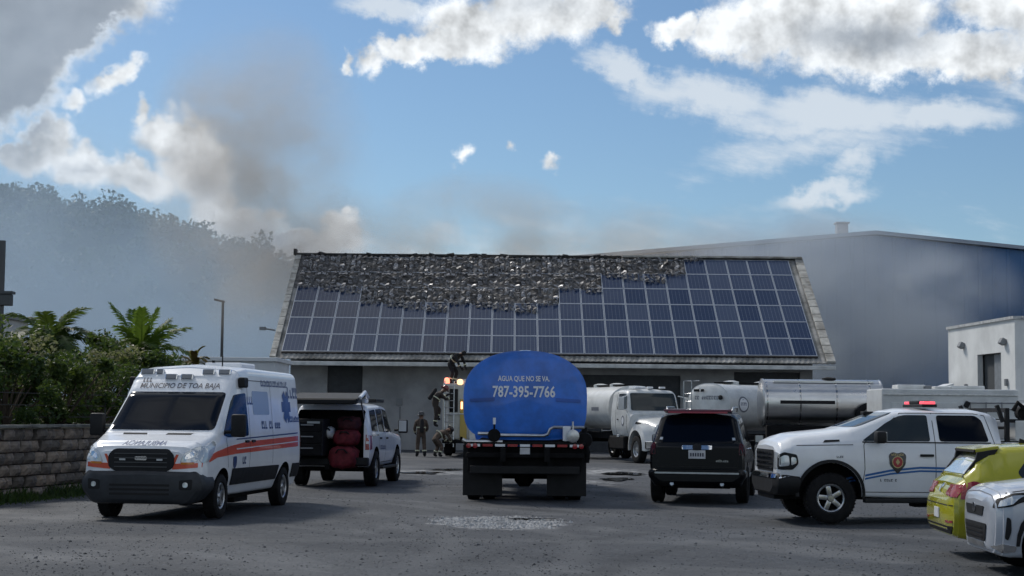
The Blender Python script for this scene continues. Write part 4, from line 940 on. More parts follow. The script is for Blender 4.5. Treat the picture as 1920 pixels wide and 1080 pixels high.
        wheel(a, 1.9, s_*.86, .415, .29, .245, 'five'); wheel(a, -1.89, s_*.86, .415, .29, .245, 'five')
        n = 22; b_ = MB(); pts = [(1.9+.55*math.cos(math.pi*k/n*1.06-.05), .47+.55*math.sin(math.pi*k/n*1.06-.05)) for k in range(n+1)]
        V_ = []
        for i, (x, z) in enumerate(pts):
            nx_, nz_ = (x-1.9)/.55, (z-.47)/.55; pp, nn, dd = sk.hit(sd_, x+nx_*.03, z+nz_*.03)
            V_ += [Vector((x-nx_*.02, pp.y+s_*.03, z-nz_*.02)), Vector((x+nx_*.035, pp.y+s_*.02, z+nz_*.035))]
        b_.add(V_, [(2*i, 2*i+1, 2*i+3, 2*i+2) for i in range(n)]); b_.build('wheel_arch_trim', M_plast, a, fix=False)
        MB().box((.25, s_*.98, .38), (2.2, .16, .07), b=.02).build('side_step', M_plast, a)
    sk.patch('windscreen', 'F', rounded(sym([(.76, 1.595), (.68, 1.84)]), .05), M_glass2, a, off=.008, step=.08)
    # roof beacon bar, lit
    lb = MB().box((.08, 0, 1.965), (.26, 1.1, .05), b=.02).build('light_bar', M_plast, a)
    M_lit = mat('lit_red_beacon', (.6, .03, .05), .2, emit=(1.0, .12, .16), estr=.7); MB().box((.08, .42, 2.012), (.2, .26, .05), b=.025).build('red_beacon', M_lit, lb); MB().box((.08, -.42, 2.012), (.2, .26, .05), b=.025).build('red_beacon', M_lit, lb)
    MB().box((.08, 0, 2.02), (.22, .5, .06), b=.02).build('beacon_housing', M_plast, lb)
    b_ = MB().box((.95, -.2, 1.83), (.18, .2, .06), b=.02); b_.build('roof_marker', M_plast, a)
    # rack behind the cab
    b_ = MB()
    for s_ in (1, -1):
        b_.box((-1.12, s_*.9, 1.62), (.07, .07, .56)); b_.box((-1.12+.12, s_*.9, 1.84), (.06, .06, .3), (0, .35, 0)); b_.box((-2.0, s_*.9, 1.72), (1.7, .06, .06))
    b_.box((-1.12, 0, 1.90), (.07, 1.86, .07)); b_.box((-1.12, 0, 1.6), (.04, 1.86, .05)); b_.build('headache_rack', M_plast, a)
    for y in (.72, -.72): MB().box((-2.1, y, 1.56), (1.7, .44, .34), b=.02).build('tool_chest', M_white2, a)
    axle_box(a, [((.4, 0, .46), (5.2, 1.3, .16)), ((1.9, 0, .42), (.16, 1.6, .16)), ((-1.89, 0, .42), (.18, 1.6, .18)), ((-.2, .5, .36), (1.2, .3, .2))])
    # pump strapped on the chests
    p = empty('water_pump', (9.02, 27.35, 1.73), 0, 'portable pump with white tank strapped on the pickup bed', 'pump')
    MB().box((0, 0, .12), (.5, .4, .2), b=.03).build('engine', M_plast, p); MB().box((.05, 0, .3), (.46, .36, .14), b=.05).build('fuel_tank', M_white2, p)
    b_ = MB().lathe([(.05, -.1), (.11, -.1), (.11, .1), (.05, .1)], 16, 'Y', c=(-.3, 0, .12)); b_.tube([(-.3, -.1, .2), (-.42, -.14, .3), (-.5, -.14, .16)], .04); b_.build('pump_head', M_chassis, p)
    b_ = MB(); 
    for s_ in (1, -1): b_.tube([(-.3, s_*.22, .01), (-.3, s_*.22, .34), (.32, s_*.22, .34), (.32, s_*.22, .01)], .015)
    b_.build('frame', M_rim, p)
pickup()
def squeeze(root, x0, k):
    """shorten the nose of a finished vehicle: everything ahead of x0 is drawn in"""
    for o in list(root.children) + [c for ch in root.children for c in ch.children]:
        if o.type != 'MESH' or o.name.startswith(('wheel', 'rim', 'brake')) : continue
        for v in o.data.vertices:
            if v.co.x > x0: v.co.x = x0 + (v.co.x-x0)*k
squeeze([o for o in COL.objects if o.name.startswith('pickup_truck')][0], 2.42, .62)

# ================================================================== BLUE WATER TANKER (seen from the rear)
def superellipse(w, h, e, n=48, cz=0.0, flatb=None):
    pts = []
    for k in range(n):
        a = 2*math.pi*k/n; c, s_ = math.cos(a), math.sin(a)
        pts.append((w/2*math.copysign(abs(c)**(2/e), c), cz + h/2*math.copysign(abs(s_)**(2/e), s_)))
    return pts
def tank_mesh(x0, x1, w, h, e, cz, m, dome=.14, n=48, lip=.02, low=0):
    V_ = []; F_ = []; rows = []
    secs = [(x0-dome, .02), (x0-dome*.97, .3), (x0-dome*.8, .62), (x0-dome*.5, .84), (x0-dome*.2, .95), (x0, .985), (x0, 1+lip), (x0+.06, 1+lip), (x0+.06, 1.0), (x1-.06, 1.0), (x1-.06, 1+lip), (x1, 1+lip), (x1, .985), (x1+dome*.5, .84), (x1+dome*.9, .45), (x1+dome, .02)]
    base = superellipse(w, h, e, n) if not low else [(y, z) if z >= 0 else (w/2*math.copysign(abs(math.cos(2*math.pi*k/n))**(2/low), y), -h/2*abs(math.sin(2*math.pi*k/n))**(2/low)) for k, (y, z) in enumerate(superellipse(w, h, e, n))]
    for (x, k) in secs: V_ += [(x, y*k, cz+z*k) for y, z in base]
    for i in range(len(secs)-1): F_ += [(i*n+k, i*n+(k+1) % n, (i+1)*n+(k+1) % n, (i+1)*n+k) for k in range(n)]
    F_ += [tuple(range(n)), tuple((len(secs)-1)*n+k for k in range(n-1, -1, -1))]
    me = mesh('tank', V_, F_, m); bm = bmesh.new(); bm.from_mesh(me); bmesh.ops.recalc_face_normals(bm, faces=bm.faces); bm.to_mesh(me); bm.free()
    me.polygons.foreach_set('use_smooth', [True]*len(me.polygons)); me.set_sharp_from_angle(angle=R(40)); return me
def blue_tanker():
    a = empty('blue_tanker_truck', (.29, 33.4, 0), math.pi/2, 'blue water tanker truck seen from behind in the centre', 'tanker truck')
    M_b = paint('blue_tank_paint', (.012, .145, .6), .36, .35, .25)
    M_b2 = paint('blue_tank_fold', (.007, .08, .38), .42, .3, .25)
    tk = link('tank', tank_mesh(-.85, 5.4, 2.46, 1.78, 2.25, 2.14, M_b, .06, low=4.2), a); sk = Skin(tk.data)
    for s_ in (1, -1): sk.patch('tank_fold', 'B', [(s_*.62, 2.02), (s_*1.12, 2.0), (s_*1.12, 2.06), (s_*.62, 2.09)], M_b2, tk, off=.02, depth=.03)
    M_txt = mat('white_lettering', (.75, .77, .8), .5)
    sk.text('B', 'AGUA QUE NO SE VA.', .03, 2.47, .15, M_txt, tk, off=.012, bold=.02, sx=.7); sk.text('B', '787-395-7766', .03, 2.20, .31, M_txt, tk, off=.012, bold=.022, sx=.73)
    for x in (.4, 2.0, 3.6): MB().lathe([(.28, 3.0), (.28, 3.07), (.1, 3.1)], 20, 'Z', c=(x, 0, 0)).build('manhole_lid', M_chrome, a)
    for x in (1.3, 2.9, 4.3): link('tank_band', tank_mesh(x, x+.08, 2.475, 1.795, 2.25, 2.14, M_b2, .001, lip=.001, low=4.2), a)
    # rear deck, pipes and valves
    MB().box((-.95, 0, 1.16), (.42, 2.44, .07), b=.01).build('rear_deck', M_chassis, a)
    b_ = MB().tube([(-1.02, .95, 1.36), (-1.02, .72, 1.36), (-1.02, .5, 1.33), (-1.02, -.38, 1.33), (-1.02, -.46, 1.36), (-1.02, -.5, 1.46), (-1.02, -.58, 1.5), (-1.02, -1.2, 1.5)], .035, 10); b_.build('discharge_pipe', M_rim, a, smooth=True)
    b_ = MB().tube([(-1.05, 1.26, 1.24), (-1.05, 1.18, 1.2), (-1.05, .45, 1.19)], .04, 10); b_.build('hose_pipe', M_rim, a, smooth=True)
    for y in (.62, -.96):
        v = MB().lathe([(.09, -.12), (.13, -.11), (.13, -.06), (.08, -.05), (.08, .12)], 16, 'X', c=(-1.05, y, 1.33)); v.tube([(-1.1, y, 1.4), (-1.1, y, 1.62)], .02, 8); v.build('valve', M_chassis if y > 0 else M_rim, a, smooth=True)
    MB().tube([(-1.1, .62, 1.55), (-1.1, .62, 1.68)], .03, 8).build('valve_handle', M_txt, a)
    MB().box((-1.02, -.84, 1.37), (.14, .16, .3), b=.02).build('pump_box', M_txt, a)
    b_ = MB().lathe([(.05, -.1), (.14, -.1), (.16, 0), (.14, .1), (.05, .1)], 18, 'X', c=(-1.0, -1.2, 1.25)); b_.tube([(-1.0, -1.2, 1.3), (-1.0, -1.2, 1.5)], .05); b_.tube([(-1.05, -1.2, 1.2), (-1.05, -1.27, 1.0), (-1.0, -1.25, .8)], .05); b_.build('pump', M_chassis, a, smooth=True)
    for k in range(9): MB().box((-1.165, 1.0-k*.25, 1.13), (.012, .2, .05)).build('reflector', M_txt if k % 2 == 0 else M_red, a)
    for s_ in (1, -1):
        for k in range(2): MB().lathe([(0, -.03), (.05, -.025), (.05, .03)], 14, 'X', c=(-1.15, s_*(1.13-k*.13), 1.12)).build('tail_lamp', M_red, a)
    MB().box((-1.18, 0, 1.02), (.012, .2, .13), b=.004).build('licence_plate', M_plate, a)
    MB().box((-1.1, 0, .93), (.12, 2.36, .1), b=.02).build('bumper_beam', M_chassis, a)
    MB().box((-1.1, 0, .64), (.14, 2.2, .16), b=.02).build('under_run_bar', M_plast, a)
    MB().box((-.98, 0, .86), (.06, 2.3, .5), b=.02).build('rear_skirt', M_chassis, a)
    for y in (-.5, .5): MB().box((-1.05, y, .8), (.08, .1, .3)).build('bar_bracket', M_chassis, a)
    for s_ in (1, -1):
        MB().box((-.78, s_*.85, .62), (.02, .8, 1.02), b=.006).build('mud_flap', M_plast, a)
        for x in (0.0, 1.35):
            wheel(a, x, s_*1.04, .5, .28, .29, 'truck'); wheel(a, x, s_*.72, .5, .28, .29, 'truck')
        wheel(a, 6.6, s_*1.04, .5, .3, .29, 'truck')
        MB().box((2.5, s_*.44, .95), (8.2, .1, .26)).build('frame_rail', M_chassis, a)
        MB().box((3.6, s_*1.05, .8), (1.1, .5, .5), b=.06).build('fuel_tank', M_chrome, a)
    for x in (0.0, 1.35):
        MB().tube([(x, -1.0, .5), (x, 1.0, .5)], .08).build('axle', M_chassis, a); MB().lathe([(.1, -.2), (.22, -.1), (.22, .1), (.1, .2)], 16, 'Y', c=(x, 0, .48)).build('differential', M_chassis, a)
    MB().box((2.3, 0, 1.17), (6.6, 1.9, .09)).build('sub_frame', M_chassis, a)
    C = [(6.1, .7, 1.0, 1.18, 1.2, 1.16, 1.75, .98, 2.5, 2.56), (6.9, .7, 1.0, 1.18, 1.2, 1.16, 1.75, .98, 2.5, 2.56), (7.4, .7, 1.0, 1.16, 1.2, 1.1, 1.6, 1.0, 1.72, 1.76), (8.6, .7, .9, 1.0, 1.1, .95, 1.45, .8, 1.55, 1.58)]
    finish_body(loft(C, (.06, .2, .08, .15), m=M_b), [], a, 'cab')
blue_tanker()

# ================================================================== WHITE CONVENTIONAL TANKER TRUCKS
def white_tanker(loc, rz, label, cab=True, tank_m=None, wh_=2.3, ht=1.75, tz=2.0, L=5.2, logo='R', front=True):
    a = empty('white_tanker_truck', loc, rz, label, 'tanker truck', 'white tanker trucks by the building')
    tk = link('tank', tank_mesh(-3.7, -3.7+L, wh_, ht, 2.4, tz, tank_m or M_white2, .12), a); st = Skin(tk.data)
    for x in (-2.4, -.6): MB().lathe([(.3, tz+ht/2-.03), (.3, tz+ht/2+.1), (.12, tz+ht/2+.14)], 18, 'Z', c=(x, 0, 0)).build('manhole_lid', M_white2, a)
    MB().box((-1.3, 0, tz+ht/2+.05), (3.6, .5, .05)).build('walkway', M_chassis, a)
    M_g = mat('grey_print', (.15, .16, .19), .6)
    for sd_ in ('L', 'R'):
        st.patch('round_logo', sd_, [(-2.9+.3*math.cos(k*.35), tz+.1+.3*math.sin(k*.35)) for k in range(18)], M_g, tk, off=.006, depth=0)
        st.patch('logo_field', sd_, [(-2.9+.24*math.cos(k*.35), tz+.1+.24*math.sin(k*.35)) for k in range(18)], M_white, tk, off=.009, depth=0)
        st.text(sd_, '#4', -2.9, tz+.12, .15, M_navy, tk, off=.012, bold=.006)
        st.patch('placard', sd_, [(-.6, tz-.12), (.2, tz-.12), (.2, tz+.02), (-.6, tz+.02)], M_g, tk, off=.005, depth=0)
    st.text('B', '#12', 0, tz+.35, .2, M_g, tk, off=.01, bold=.006)
    for y in (.45, .15): MB().box((-3.86, y, tz+.62), (.06, .24 if y > .3 else .12, .1), b=.01).build('rear_marker', M_seam, a)
    MB().lathe([(.03, 0), (.09, .02), (.09, .08)], 12, 'X', c=(-3.92, -.75, tz+.35)).build('rear_lamp', M_seam, a)
    b_ = MB(); 
    for y in (-.2, .2): b_.tube([(-3.92, y+.85, .9), (-3.92, y+.85, tz+ht/2+.1), (-3.5, y+.85, tz+ht/2+.12)], .02, 6)
    for z in (1.1, 1.4, 1.7, 2.0, 2.3, 2.6): b_.tube([(-3.92, .65, z), (-3.92, 1.05, z)], .016, 6)
    b_.build('ladder', M_rim, a)
    for s_ in (1, -1):
        MB().box((-.8, s_*.42, .95), (7.6, .1, .24)).build('frame_rail', M_chassis, a)
        for x in (-2.1, -3.3) if L > 4.5 else (-2.4,): wheel(a, x, s_*1.0, .5, .28, .3, 'truck')
        MB().box((-2.7, s_*1.0, 1.08), (2.5, .5, .05), b=.015).build('mudguard', M_chassis, a)
    MB().box((-3.95, 0, .75), (.12, 2.3, .2), b=.02).build('rear_bumper', M_chassis, a)
    if not cab: return a
    C = [(1.55, .95, 1.0, 1.12, 1.3, 1.1, 1.95, .98, 2.66, 2.72), (2.0, .95, 1.0, 1.12, 1.3, 1.1, 1.95, .98, 2.72, 2.79), (2.75, .95, 1.0, 1.12, 1.3, 1.1, 1.9, .98, 2.7, 2.77), (2.95, .95, 1.0, 1.12, 1.3, 1.1, 1.9, .98, 2.62, 2.68), (3.25, .95, 1.0, 1.12, 1.3, 1.08, 1.75, .95, 1.84, 1.9), (3.35, .95, 1.0, 1.1, 1.3, 1.06, 1.7, .9, 1.8, 1.85)]
    cb = finish_body(loft(C, (.06, .3, .08, .16), m=M_white2), [], a, 'cab'); sk = Skin(cb.data)
    Hd = [(3.2, .95, .7, 1.05, 1.25, .95, 1.55, .75, 1.72, 1.8), (4.0, .95, .66, .85, 1.25, .8, 1.45, .62, 1.6, 1.66), (4.75, .85, .6, .68, 1.2, .64, 1.35, .5, 1.44, 1.48), (4.85, .85, .5, .58, 1.2, .55, 1.3, .42, 1.38, 1.42)]
    hd = finish_body(loft(Hd, (.05, .2, .1, .15), m=M_white2), [], a, 'hood'); sh = Skin(hd.data)
    for s_, sd_ in ((1, 'L'), (-1, 'R')):
        FD = [(x, .75+s0, .0, .0, 0, 0, 0, 0, 0, 0) for x, s0 in ((0, 0),)]
        n = 18; V_ = []; cx, cz, r0 = 4.05, .55, .66
        for k in range(n+1):
            t = math.pi*(k/n)*1.08-.12; x, z = cx+r0*math.cos(t), cz+r0*math.sin(t); x2, z2 = cx+(r0+.18)*math.cos(t), cz+(r0+.2)*math.sin(t)
            V_ += [(x, s_*1.14, z), (x2, s_*1.08, z2), (x2, s_*.55, z2+.1), (x, s_*.5, z)]
        F_ = [(4*i+j, 4*i+(j+1) % 4, 4*i+4+(j+1) % 4, 4*i+4+j) for i in range(n) for j in range(4)] + [(0, 1, 2, 3), (4*n, 4*n+3, 4*n+2, 4*n+1)]
        b_ = MB().add(V_, F_); b_.build('front_wing', M_white2, a, smooth=True, angle=45)
        sk.patch('door_window', sd_, [(3.05, 2.0), (2.92, 2.5), (2.78, 2.58), (2.15, 2.58), (2.15, 1.98)], M_glass2, a, rnd_=.06, off=.01)
        for pts in ([(3.12, 1.0), (3.1, 1.9)], [(2.02, 1.0), (2.02, 2.62)]): sk.line(sd_, pts, a, .02)
        sk.patch('round_crest', sd_, [(2.75+.16*math.cos(k*.4), 1.55+.2*math.sin(k*.4)) for k in range(16)], M_g, a, off=.008, depth=0); sk.patch('crest_field', sd_, [(2.75+.11*math.cos(k*.4), 1.55+.14*math.sin(k*.4)) for k in range(16)], M_white, a, off=.011, depth=0)
        handles(sk, a, sd_, [(2.25, 1.6)], M_seam, .1)
        b_ = MB().box((3.2, s_*1.36, 2.2), (.1, .22, .5), b=.04); b_.tube([(3.0, s_*1.05, 1.95), (3.2, s_*1.36, 2.0)], .02).tube([(3.0, s_*1.05, 2.5), (3.2, s_*1.36, 2.42)], .02); b_.build('side_mirror', M_white2, a)
        sh.patch('headlamp', 'F', [(s_*.36, 1.08), (s_*.52, 1.1), (s_*.52, 1.25), (s_*.4, 1.25)], M_lens, a, off=.02, rnd_=.03)
        MB().box((2.2, s_*1.0, .72), (1.5, .3, .5), b=.05).build('step_tank', M_chassis, a); MB().box((2.35, s_*1.12, .98), (.22, .08, .12), b=.02).build('step_lamp', M_lens, a)
        wheel(a, 4.05, s_*.98, .5, .3, .3, 'truck')
        sh.patch('hood_vent', sd_, [(3.5, 1.44), (3.86, 1.40), (3.86, 1.47), (3.5, 1.52)], M_seam, a, off=.008)
    sk.patch('windscreen', 'F', rounded(sym([(.95, 1.94), (.9, 2.6)]), .08), M_glass2, a, off=.012, step=.12)
    sh.patch('grille', 'F', rounded(sym([(.36, .92), (.36, 1.34)]), .05), M_chrome, a, off=.02)
    MB().box((4.92, 0, .68), (.14, 2.2, .3), b=.05).build('front_bumper', M_chrome, a)
    for y in (-.5, 0, .5): MB().box((2.75, y, 2.82), (.16, .22, .07), b=.02).build('roof_marker', M_white, a)
    MB().box((2.2, -.3, 2.82), (.5, .5, .1), b=.04).build('roof_unit', M_white, a)
    MB().tube([(4.05, -1.0, .5), (4.05, 1.0, .5)], .07).build('axle', M_chassis, a)
    return a
white_tanker((4.45, 63.85, 0), math.atan2(-.95, .31), 'white tanker truck with crew cab and hood facing the camera beside blue tanker', wh_=2.2, ht=1.7, tz=2.05, L=5.0)
white_tanker((10.2, 62.75, 0), math.atan2(.66, .75), 'white tanker truck showing its rear end behind the black car', wh_=2.1, ht=1.75, tz=2.1, L=5.0)

# ================================================================== STAINLESS TANKER (side on)
def steel_tanker():
    a = empty('steel_tanker_truck', (11.2, 58.0, 0), 0, 'shiny stainless steel tanker truck standing side on', 'tanker truck')
    tk = link('tank', tank_mesh(-2.15, 2.1, 1.72, 1.72, 2.15, 2.25, M_steel, .1, 56), a); st = Skin(tk.data)
    for x in (-2.08, -.9, .4, 1.6): link('tank_band', tank_mesh(x, x+.06, 1.735, 1.735, 2.15, 2.25, M_chrome, .001, lip=.001), a)
    st.patch('side_slot', 'R', [(-1.6, 2.22), (.35, 2.22), (.35, 2.34), (-1.6, 2.34)], M_seam, a, off=.02, depth=.03)
    MB().lathe([(.25, 3.08), (.25, 3.16), (.1, 3.2)], 18, 'Z', c=(.3, 0, 0)).build('manhole_lid', M_seam, a)
    MB().box((0, -.5, 3.02), (3.6, .04, .06)).build('top_rail', M_steel, a)
    t, r, d = wheel_meshes(.48, .26, .28, 'truck'); w = link('spare_wheel', t, a, loc=(1.55, -.98, 1.8), rot=(0, 0, math.pi)); link('rim', r, w)
    MB().box((-.2, -.78, 1.2), (3.8, .3, .5), b=.03).build('hose_tray', M_chassis, a)
    for k, x in enumerate((2.0, 2.12, 2.26, 2.38)): MB().tube([(x, -.86, 2.75-.12*(k % 2)), (x+.02, -.93, 2.3), (x-.02, -.9, 1.7)], .05, 8).build('hose', mat('yellow_hose', (.34, .33, .16), .7) if k % 2 == 0 else M_plast, a, smooth=True)
    MB().lathe([(.05, -.1), (.15, -.08), (.15, .08), (.05, .1)], 16, 'Y', c=(2.35, -.9, 2.6)).build('hose_reel', M_chassis, a)
    for s_ in (1, -1):
        MB().box((.9, s_*.42, .95), (7.2, .1, .26)).build('frame_rail', M_chassis, a)
        for x in (-1.6, -.4, 4.2): wheel(a, x, s_*.98, .5, .28, .3, 'truck')
    C = [(2.75, .9, 1.0, 1.12, 1.3, 1.1, 1.95, .98, 2.7, 2.76), (3.9, .9, 1.0, 1.12, 1.3, 1.1, 1.95, .98, 2.72, 2.8), (4.4, .9, 1.0, 1.12, 1.3, 1.1, 1.9, .95, 2.5, 2.56), (4.75, .9, 1.0, 1.1, 1.3, 1.08, 1.6, .9, 1.75, 1.8), (4.9, .9, .9, 1.0, 1.3, .98, 1.5, .8, 1.6, 1.64)]
    cb = finish_body(loft(C, (.06, .3, .08, .16), m=M_white2), [], a, 'cab'); sk = Skin(cb.data)
    for sd_ in ('L', 'R'): sk.patch('door_window', sd_, [(4.2, 2.0), (4.1, 2.45), (3.2, 2.5), (3.2, 2.0)], M_glass2, a, rnd_=.06)
    sk.patch('windscreen', 'F', rounded(sym([(.9, 1.9), (.85, 2.45)]), .08), M_glass2, a, off=.012)
    for y in (-.4, .4): MB().lathe([(.09, 2.76), (.09, 2.9), (.03, 2.94)], 12, 'Z', c=(3.6, y, 0)).build('roof_beacon', M_lens, a)
steel_tanker()

# ================================================================== LONG WHITE SERVICE TRUCK behind the pickup
def service_truck():
    a = empty('service_truck', (13.95, 52.0, 0), 0, 'long white service truck body behind the white pickup', 'truck')
    MB().box((0, 0, 1.75), (4.35, 2.2, 1.86), b=.04).build('body', M_white2, a)
    for x in (-1.4, -.3, .8): MB().box((x, -1.11, 1.6), (.98, .03, 1.3), b=.01).build('locker_door', M_white2, a)
    MB().box((0, -1.12, 2.5), (4.3, .04, .05), b=.01).build('drip_rail', M_rim, a)
    rk = MB()
    for z in (2.25, 2.05): rk.tube([(.6, -1.2, z), (2.1, -1.2, z)], .02, 6)
    for x in (.6, 1.1, 1.6, 2.1): rk.tube([(x, -1.2, 1.85), (x, -1.2, 2.28)], .018, 6)
    rk.build('side_rack', M_wp, a); MB().box((.5, -1.18, 2.2), (.16, .12, .2), (0, .5, 0), .03).build('work_lamp', M_seam, a)
    for (x, w, h) in ((-1.1, .9, .14), (-.1, .5, .1), (.7, 1.1, .12)): MB().box((x, -.2, 2.68+h/2), (w, .8, h), b=.05).build('roof_unit', M_white2, a)
    MB().box((-.6, -.5, 2.74), (.3, .2, .12), b=.03).build('roof_beacon', M_wp, a)
    for s_ in (1, -1):
        MB().box((.3, s_*.42, .75), (7.0, .1, .22)).build('frame_rail', M_chassis, a)
        for x in (-1.2, 3.0): wheel(a, x, s_*.98, .46, .28, .28, 'truck')
    C = [(2.25, .6, 1.0, 1.08, 1.1, 1.06, 1.6, .92, 2.2, 2.26), (3.2, .6, 1.0, 1.08, 1.1, 1.06, 1.6, .92, 2.2, 2.26), (3.8, .6, 1.0, 1.06, 1.1, 1.02, 1.4, .85, 1.5, 1.54), (4.6, .6, .8, .9, 1.0, .88, 1.25, .7, 1.32, 1.35)]
    cb = finish_body(loft(C, (.06, .3, .08, .12), m=M_white2), [], a, 'cab'); sk = Skin(cb.data)
    for sd_ in ('L', 'R'): sk.patch('door_window', sd_, [(3.4, 1.62), (3.15, 2.1), (2.5, 2.1), (2.5, 1.62)], M_glass2, a, rnd_=.05)
service_truck()

# ================================================================== BLACK SUV seen from behind
def black_suv():
    a = empty('black_suv', (4.18, 34.5, 0), math.atan2(.98, .19), 'black sport utility vehicle seen from behind between tanker and pickup', 'car')
    S = [(-2.32, .42, .80, .90, .62, .90, .95, .86, 1.12, 1.12), (-2.26, .36, .86, .95, .65, .94, 1.05, .86, 1.2, 1.21), (-2.2, .34, .88, .96, .7, .95, 1.12, .84, 1.28, 1.30), (-1.93, .33, .88, .97, .72, .95, 1.16, .75, 1.74, 1.78), (-1.8, .33, .88, .97, .72, .95, 1.16, .75, 1.79, 1.85),
         (-.4, .33, .88, .97, .72, .95, 1.16, .76, 1.82, 1.89), (.55, .33, .88, .97, .72, .95, 1.14, .74, 1.78, 1.84), (1.25, .34, .88, .97, .72, .94, 1.12, .8, 1.2, 1.24), (2.2, .36, .86, .95, .7, .92, 1.0, .75, 1.1, 1.13), (2.5, .4, .8, .9, .65, .85, .9, .66, .98, 1.0)]
    body = finish_body(loft(S, (.06, .25, .08, .12), m=M_blackp), [cyl_mesh((x, s_*.93, .38), .44, .5, M_chassis) for x in (1.47, -1.47) for s_ in (1, -1)], a); sk = Skin(body.data)
    sk.patch('rear_window', 'B', rounded(sym([(.76, 1.22), (.665, 1.70)]), .07), M_glass, a, off=.01, step=.08)
    sp = MB().box((-2.0, 0, 1.845), (.34, 1.36, .05), (0, .12, 0), .02).build('roof_spoiler', mat('red_reflection_tint', (.10, .012, .02), .2, coat=.7), a); MB().box((-2.175, 0, 1.825), (.012, 1.2, .035), (0, .12, 0)).build('brake_light', M_red, sp)  # red reflection along the roof edge is put into the spoiler colour
    for s_ in (1, -1): MB().box((-2.02, s_*.44, 1.876), (.2, .34, .012), (0, .12, 0), .004).build('pale_reflection', M_white, sp)  # thin white plates stand in for two bright reflections on the spoiler
    bar = sk.patch('chrome_bar', 'B', rounded(sym([(.3, 1.085), (.3, 1.155)]), .02), M_chrome, a, off=.03, depth=.04); sk.patch('badge', 'B', [(.09*math.cos(k*.4), 1.13+.065*math.sin(k*.4)) for k in range(16)], M_plast, bar, off=.045)
    MB().box((-2.345, 0, .985), (.02, .34, .17), b=.005).build('licence_plate', M_plate, a)
    pl = MB().box((-2.36, 0, .985), (.006, .001, .001)); 
    for k in range(6): MB().box((-2.357, -.12+k*.048, .98), (.004, .03, .07)).build('plate_character', M_ink, a)
    B = [(-2.42, .45, .7, .86, .55, .86, .64, .8, .68, .68), (-2.36, .40, .88, .98, .55, .98, .64, .92, .70, .70), (-1.95, .40, .88, .985, .55, .985, .64, .92, .70, .70)]
    bp = finish_body(loft(B, (.05, .06, .04, .03), m=M_blackp), [cyl_mesh((-1.47, s_*.93, .38), .46, .5, M_chassis) for s_ in (1, -1)], a, 'rear_bumper'); sb = Skin(bp.data)
    sb.patch('bumper_strip', 'B', rounded(sym([(.84, .60), (.84, .632)]), .01), M_rim, bp, off=.008)
    sk.text('B', '#7', -.5, .86, .06, M_chrome, a, off=.008)
    for s_, sd_ in ((1, 'L'), (-1, 'R')):
        M_dr2 = mat('smoked_red_lens', (.05, .004, .006), .25, spec=.3); sk.patch('tail_lamp', 'B', [(s_*.83, .98), (s_*.92, .98), (s_*.905, 1.2), (s_*.84, 1.22)], M_dr2, a, off=.012, rnd_=.03); sk.patch('tail_lamp', sd_, [(-2.24, .95), (-2.05, .98), (-2.06, 1.16), (-2.2, 1.2)], M_dr2, a, off=.012, rnd_=.03)
        sk.patch('reflector', 'B', [(s_*.70, 1.27), (s_*.76, 1.27), (s_*.75, 1.32), (s_*.69, 1.32)], M_lens, a, off=.016)
        for w_ in ([(-1.9, 1.25), (-1.72, 1.66), (-1.3, 1.7), (-1.3, 1.23)], [(-1.2, 1.23), (-1.2, 1.7), (-.4, 1.72), (-.4, 1.21)], [(-.3, 1.21), (-.3, 1.72), (.35, 1.68), (.9, 1.22)]): sk.patch('side_window', sd_, w_, M_glass, a, rnd_=.05)
        for x in (-1.25, -.35, .95): sk.line(sd_, [(x, .45), (x, 1.18)], a)
        handles(sk, a, sd_, [(-1.05, 1.08), (-.15, 1.07)], M_chrome); mirror_part(a, .75, s_*1.12, 1.26, (.16, .2, .18), sy=s_)
        sk.patch('sill_strip', sd_, [(1.0, .46), (-1.0, .46), (-1.0, .54), (1.0, .54)], M_rim, a, off=.012, rnd_=.02)
        for x in (1.47, -1.47): wheel(a, x, s_*.86, .38, .26, .25, 'six')
        MB().tube([(-1.6, s_*.66, 1.86), (-1.5, s_*.68, 1.93), (.1, s_*.68, 1.94), (.3, s_*.66, 1.86)], .018, 8).build('roof_rail', M_rim, a, smooth=True)
        b_ = MB(); b_.tube([(-2.37, s_*.5, .4), (-2.1, s_*.5, .36)], .04); b_.build('tail_pipe', M_rim, a)
    sk.patch('windscreen', 'F', rounded(sym([(.74, 1.27), (.66, 1.75)]), .06), M_glass, a, off=.01)
    sk.line('B', [(-.80, .74), (.80, .74)], a, .014); sk.line('B', [(-.86, 1.19), (-.80, .74)], a, .012); sk.line('B', [(.86, 1.19), (.80, .74)], a, .012)
    axle_box(a, [((0, 0, .36), (4.2, 1.3, .12)), ((-1.47, 0, .36), (.14, 1.6, .14))])
    bpy.data.objects.remove(bpy.data.objects['tmp']) if 'tmp' in bpy.data.objects else None
black_suv()

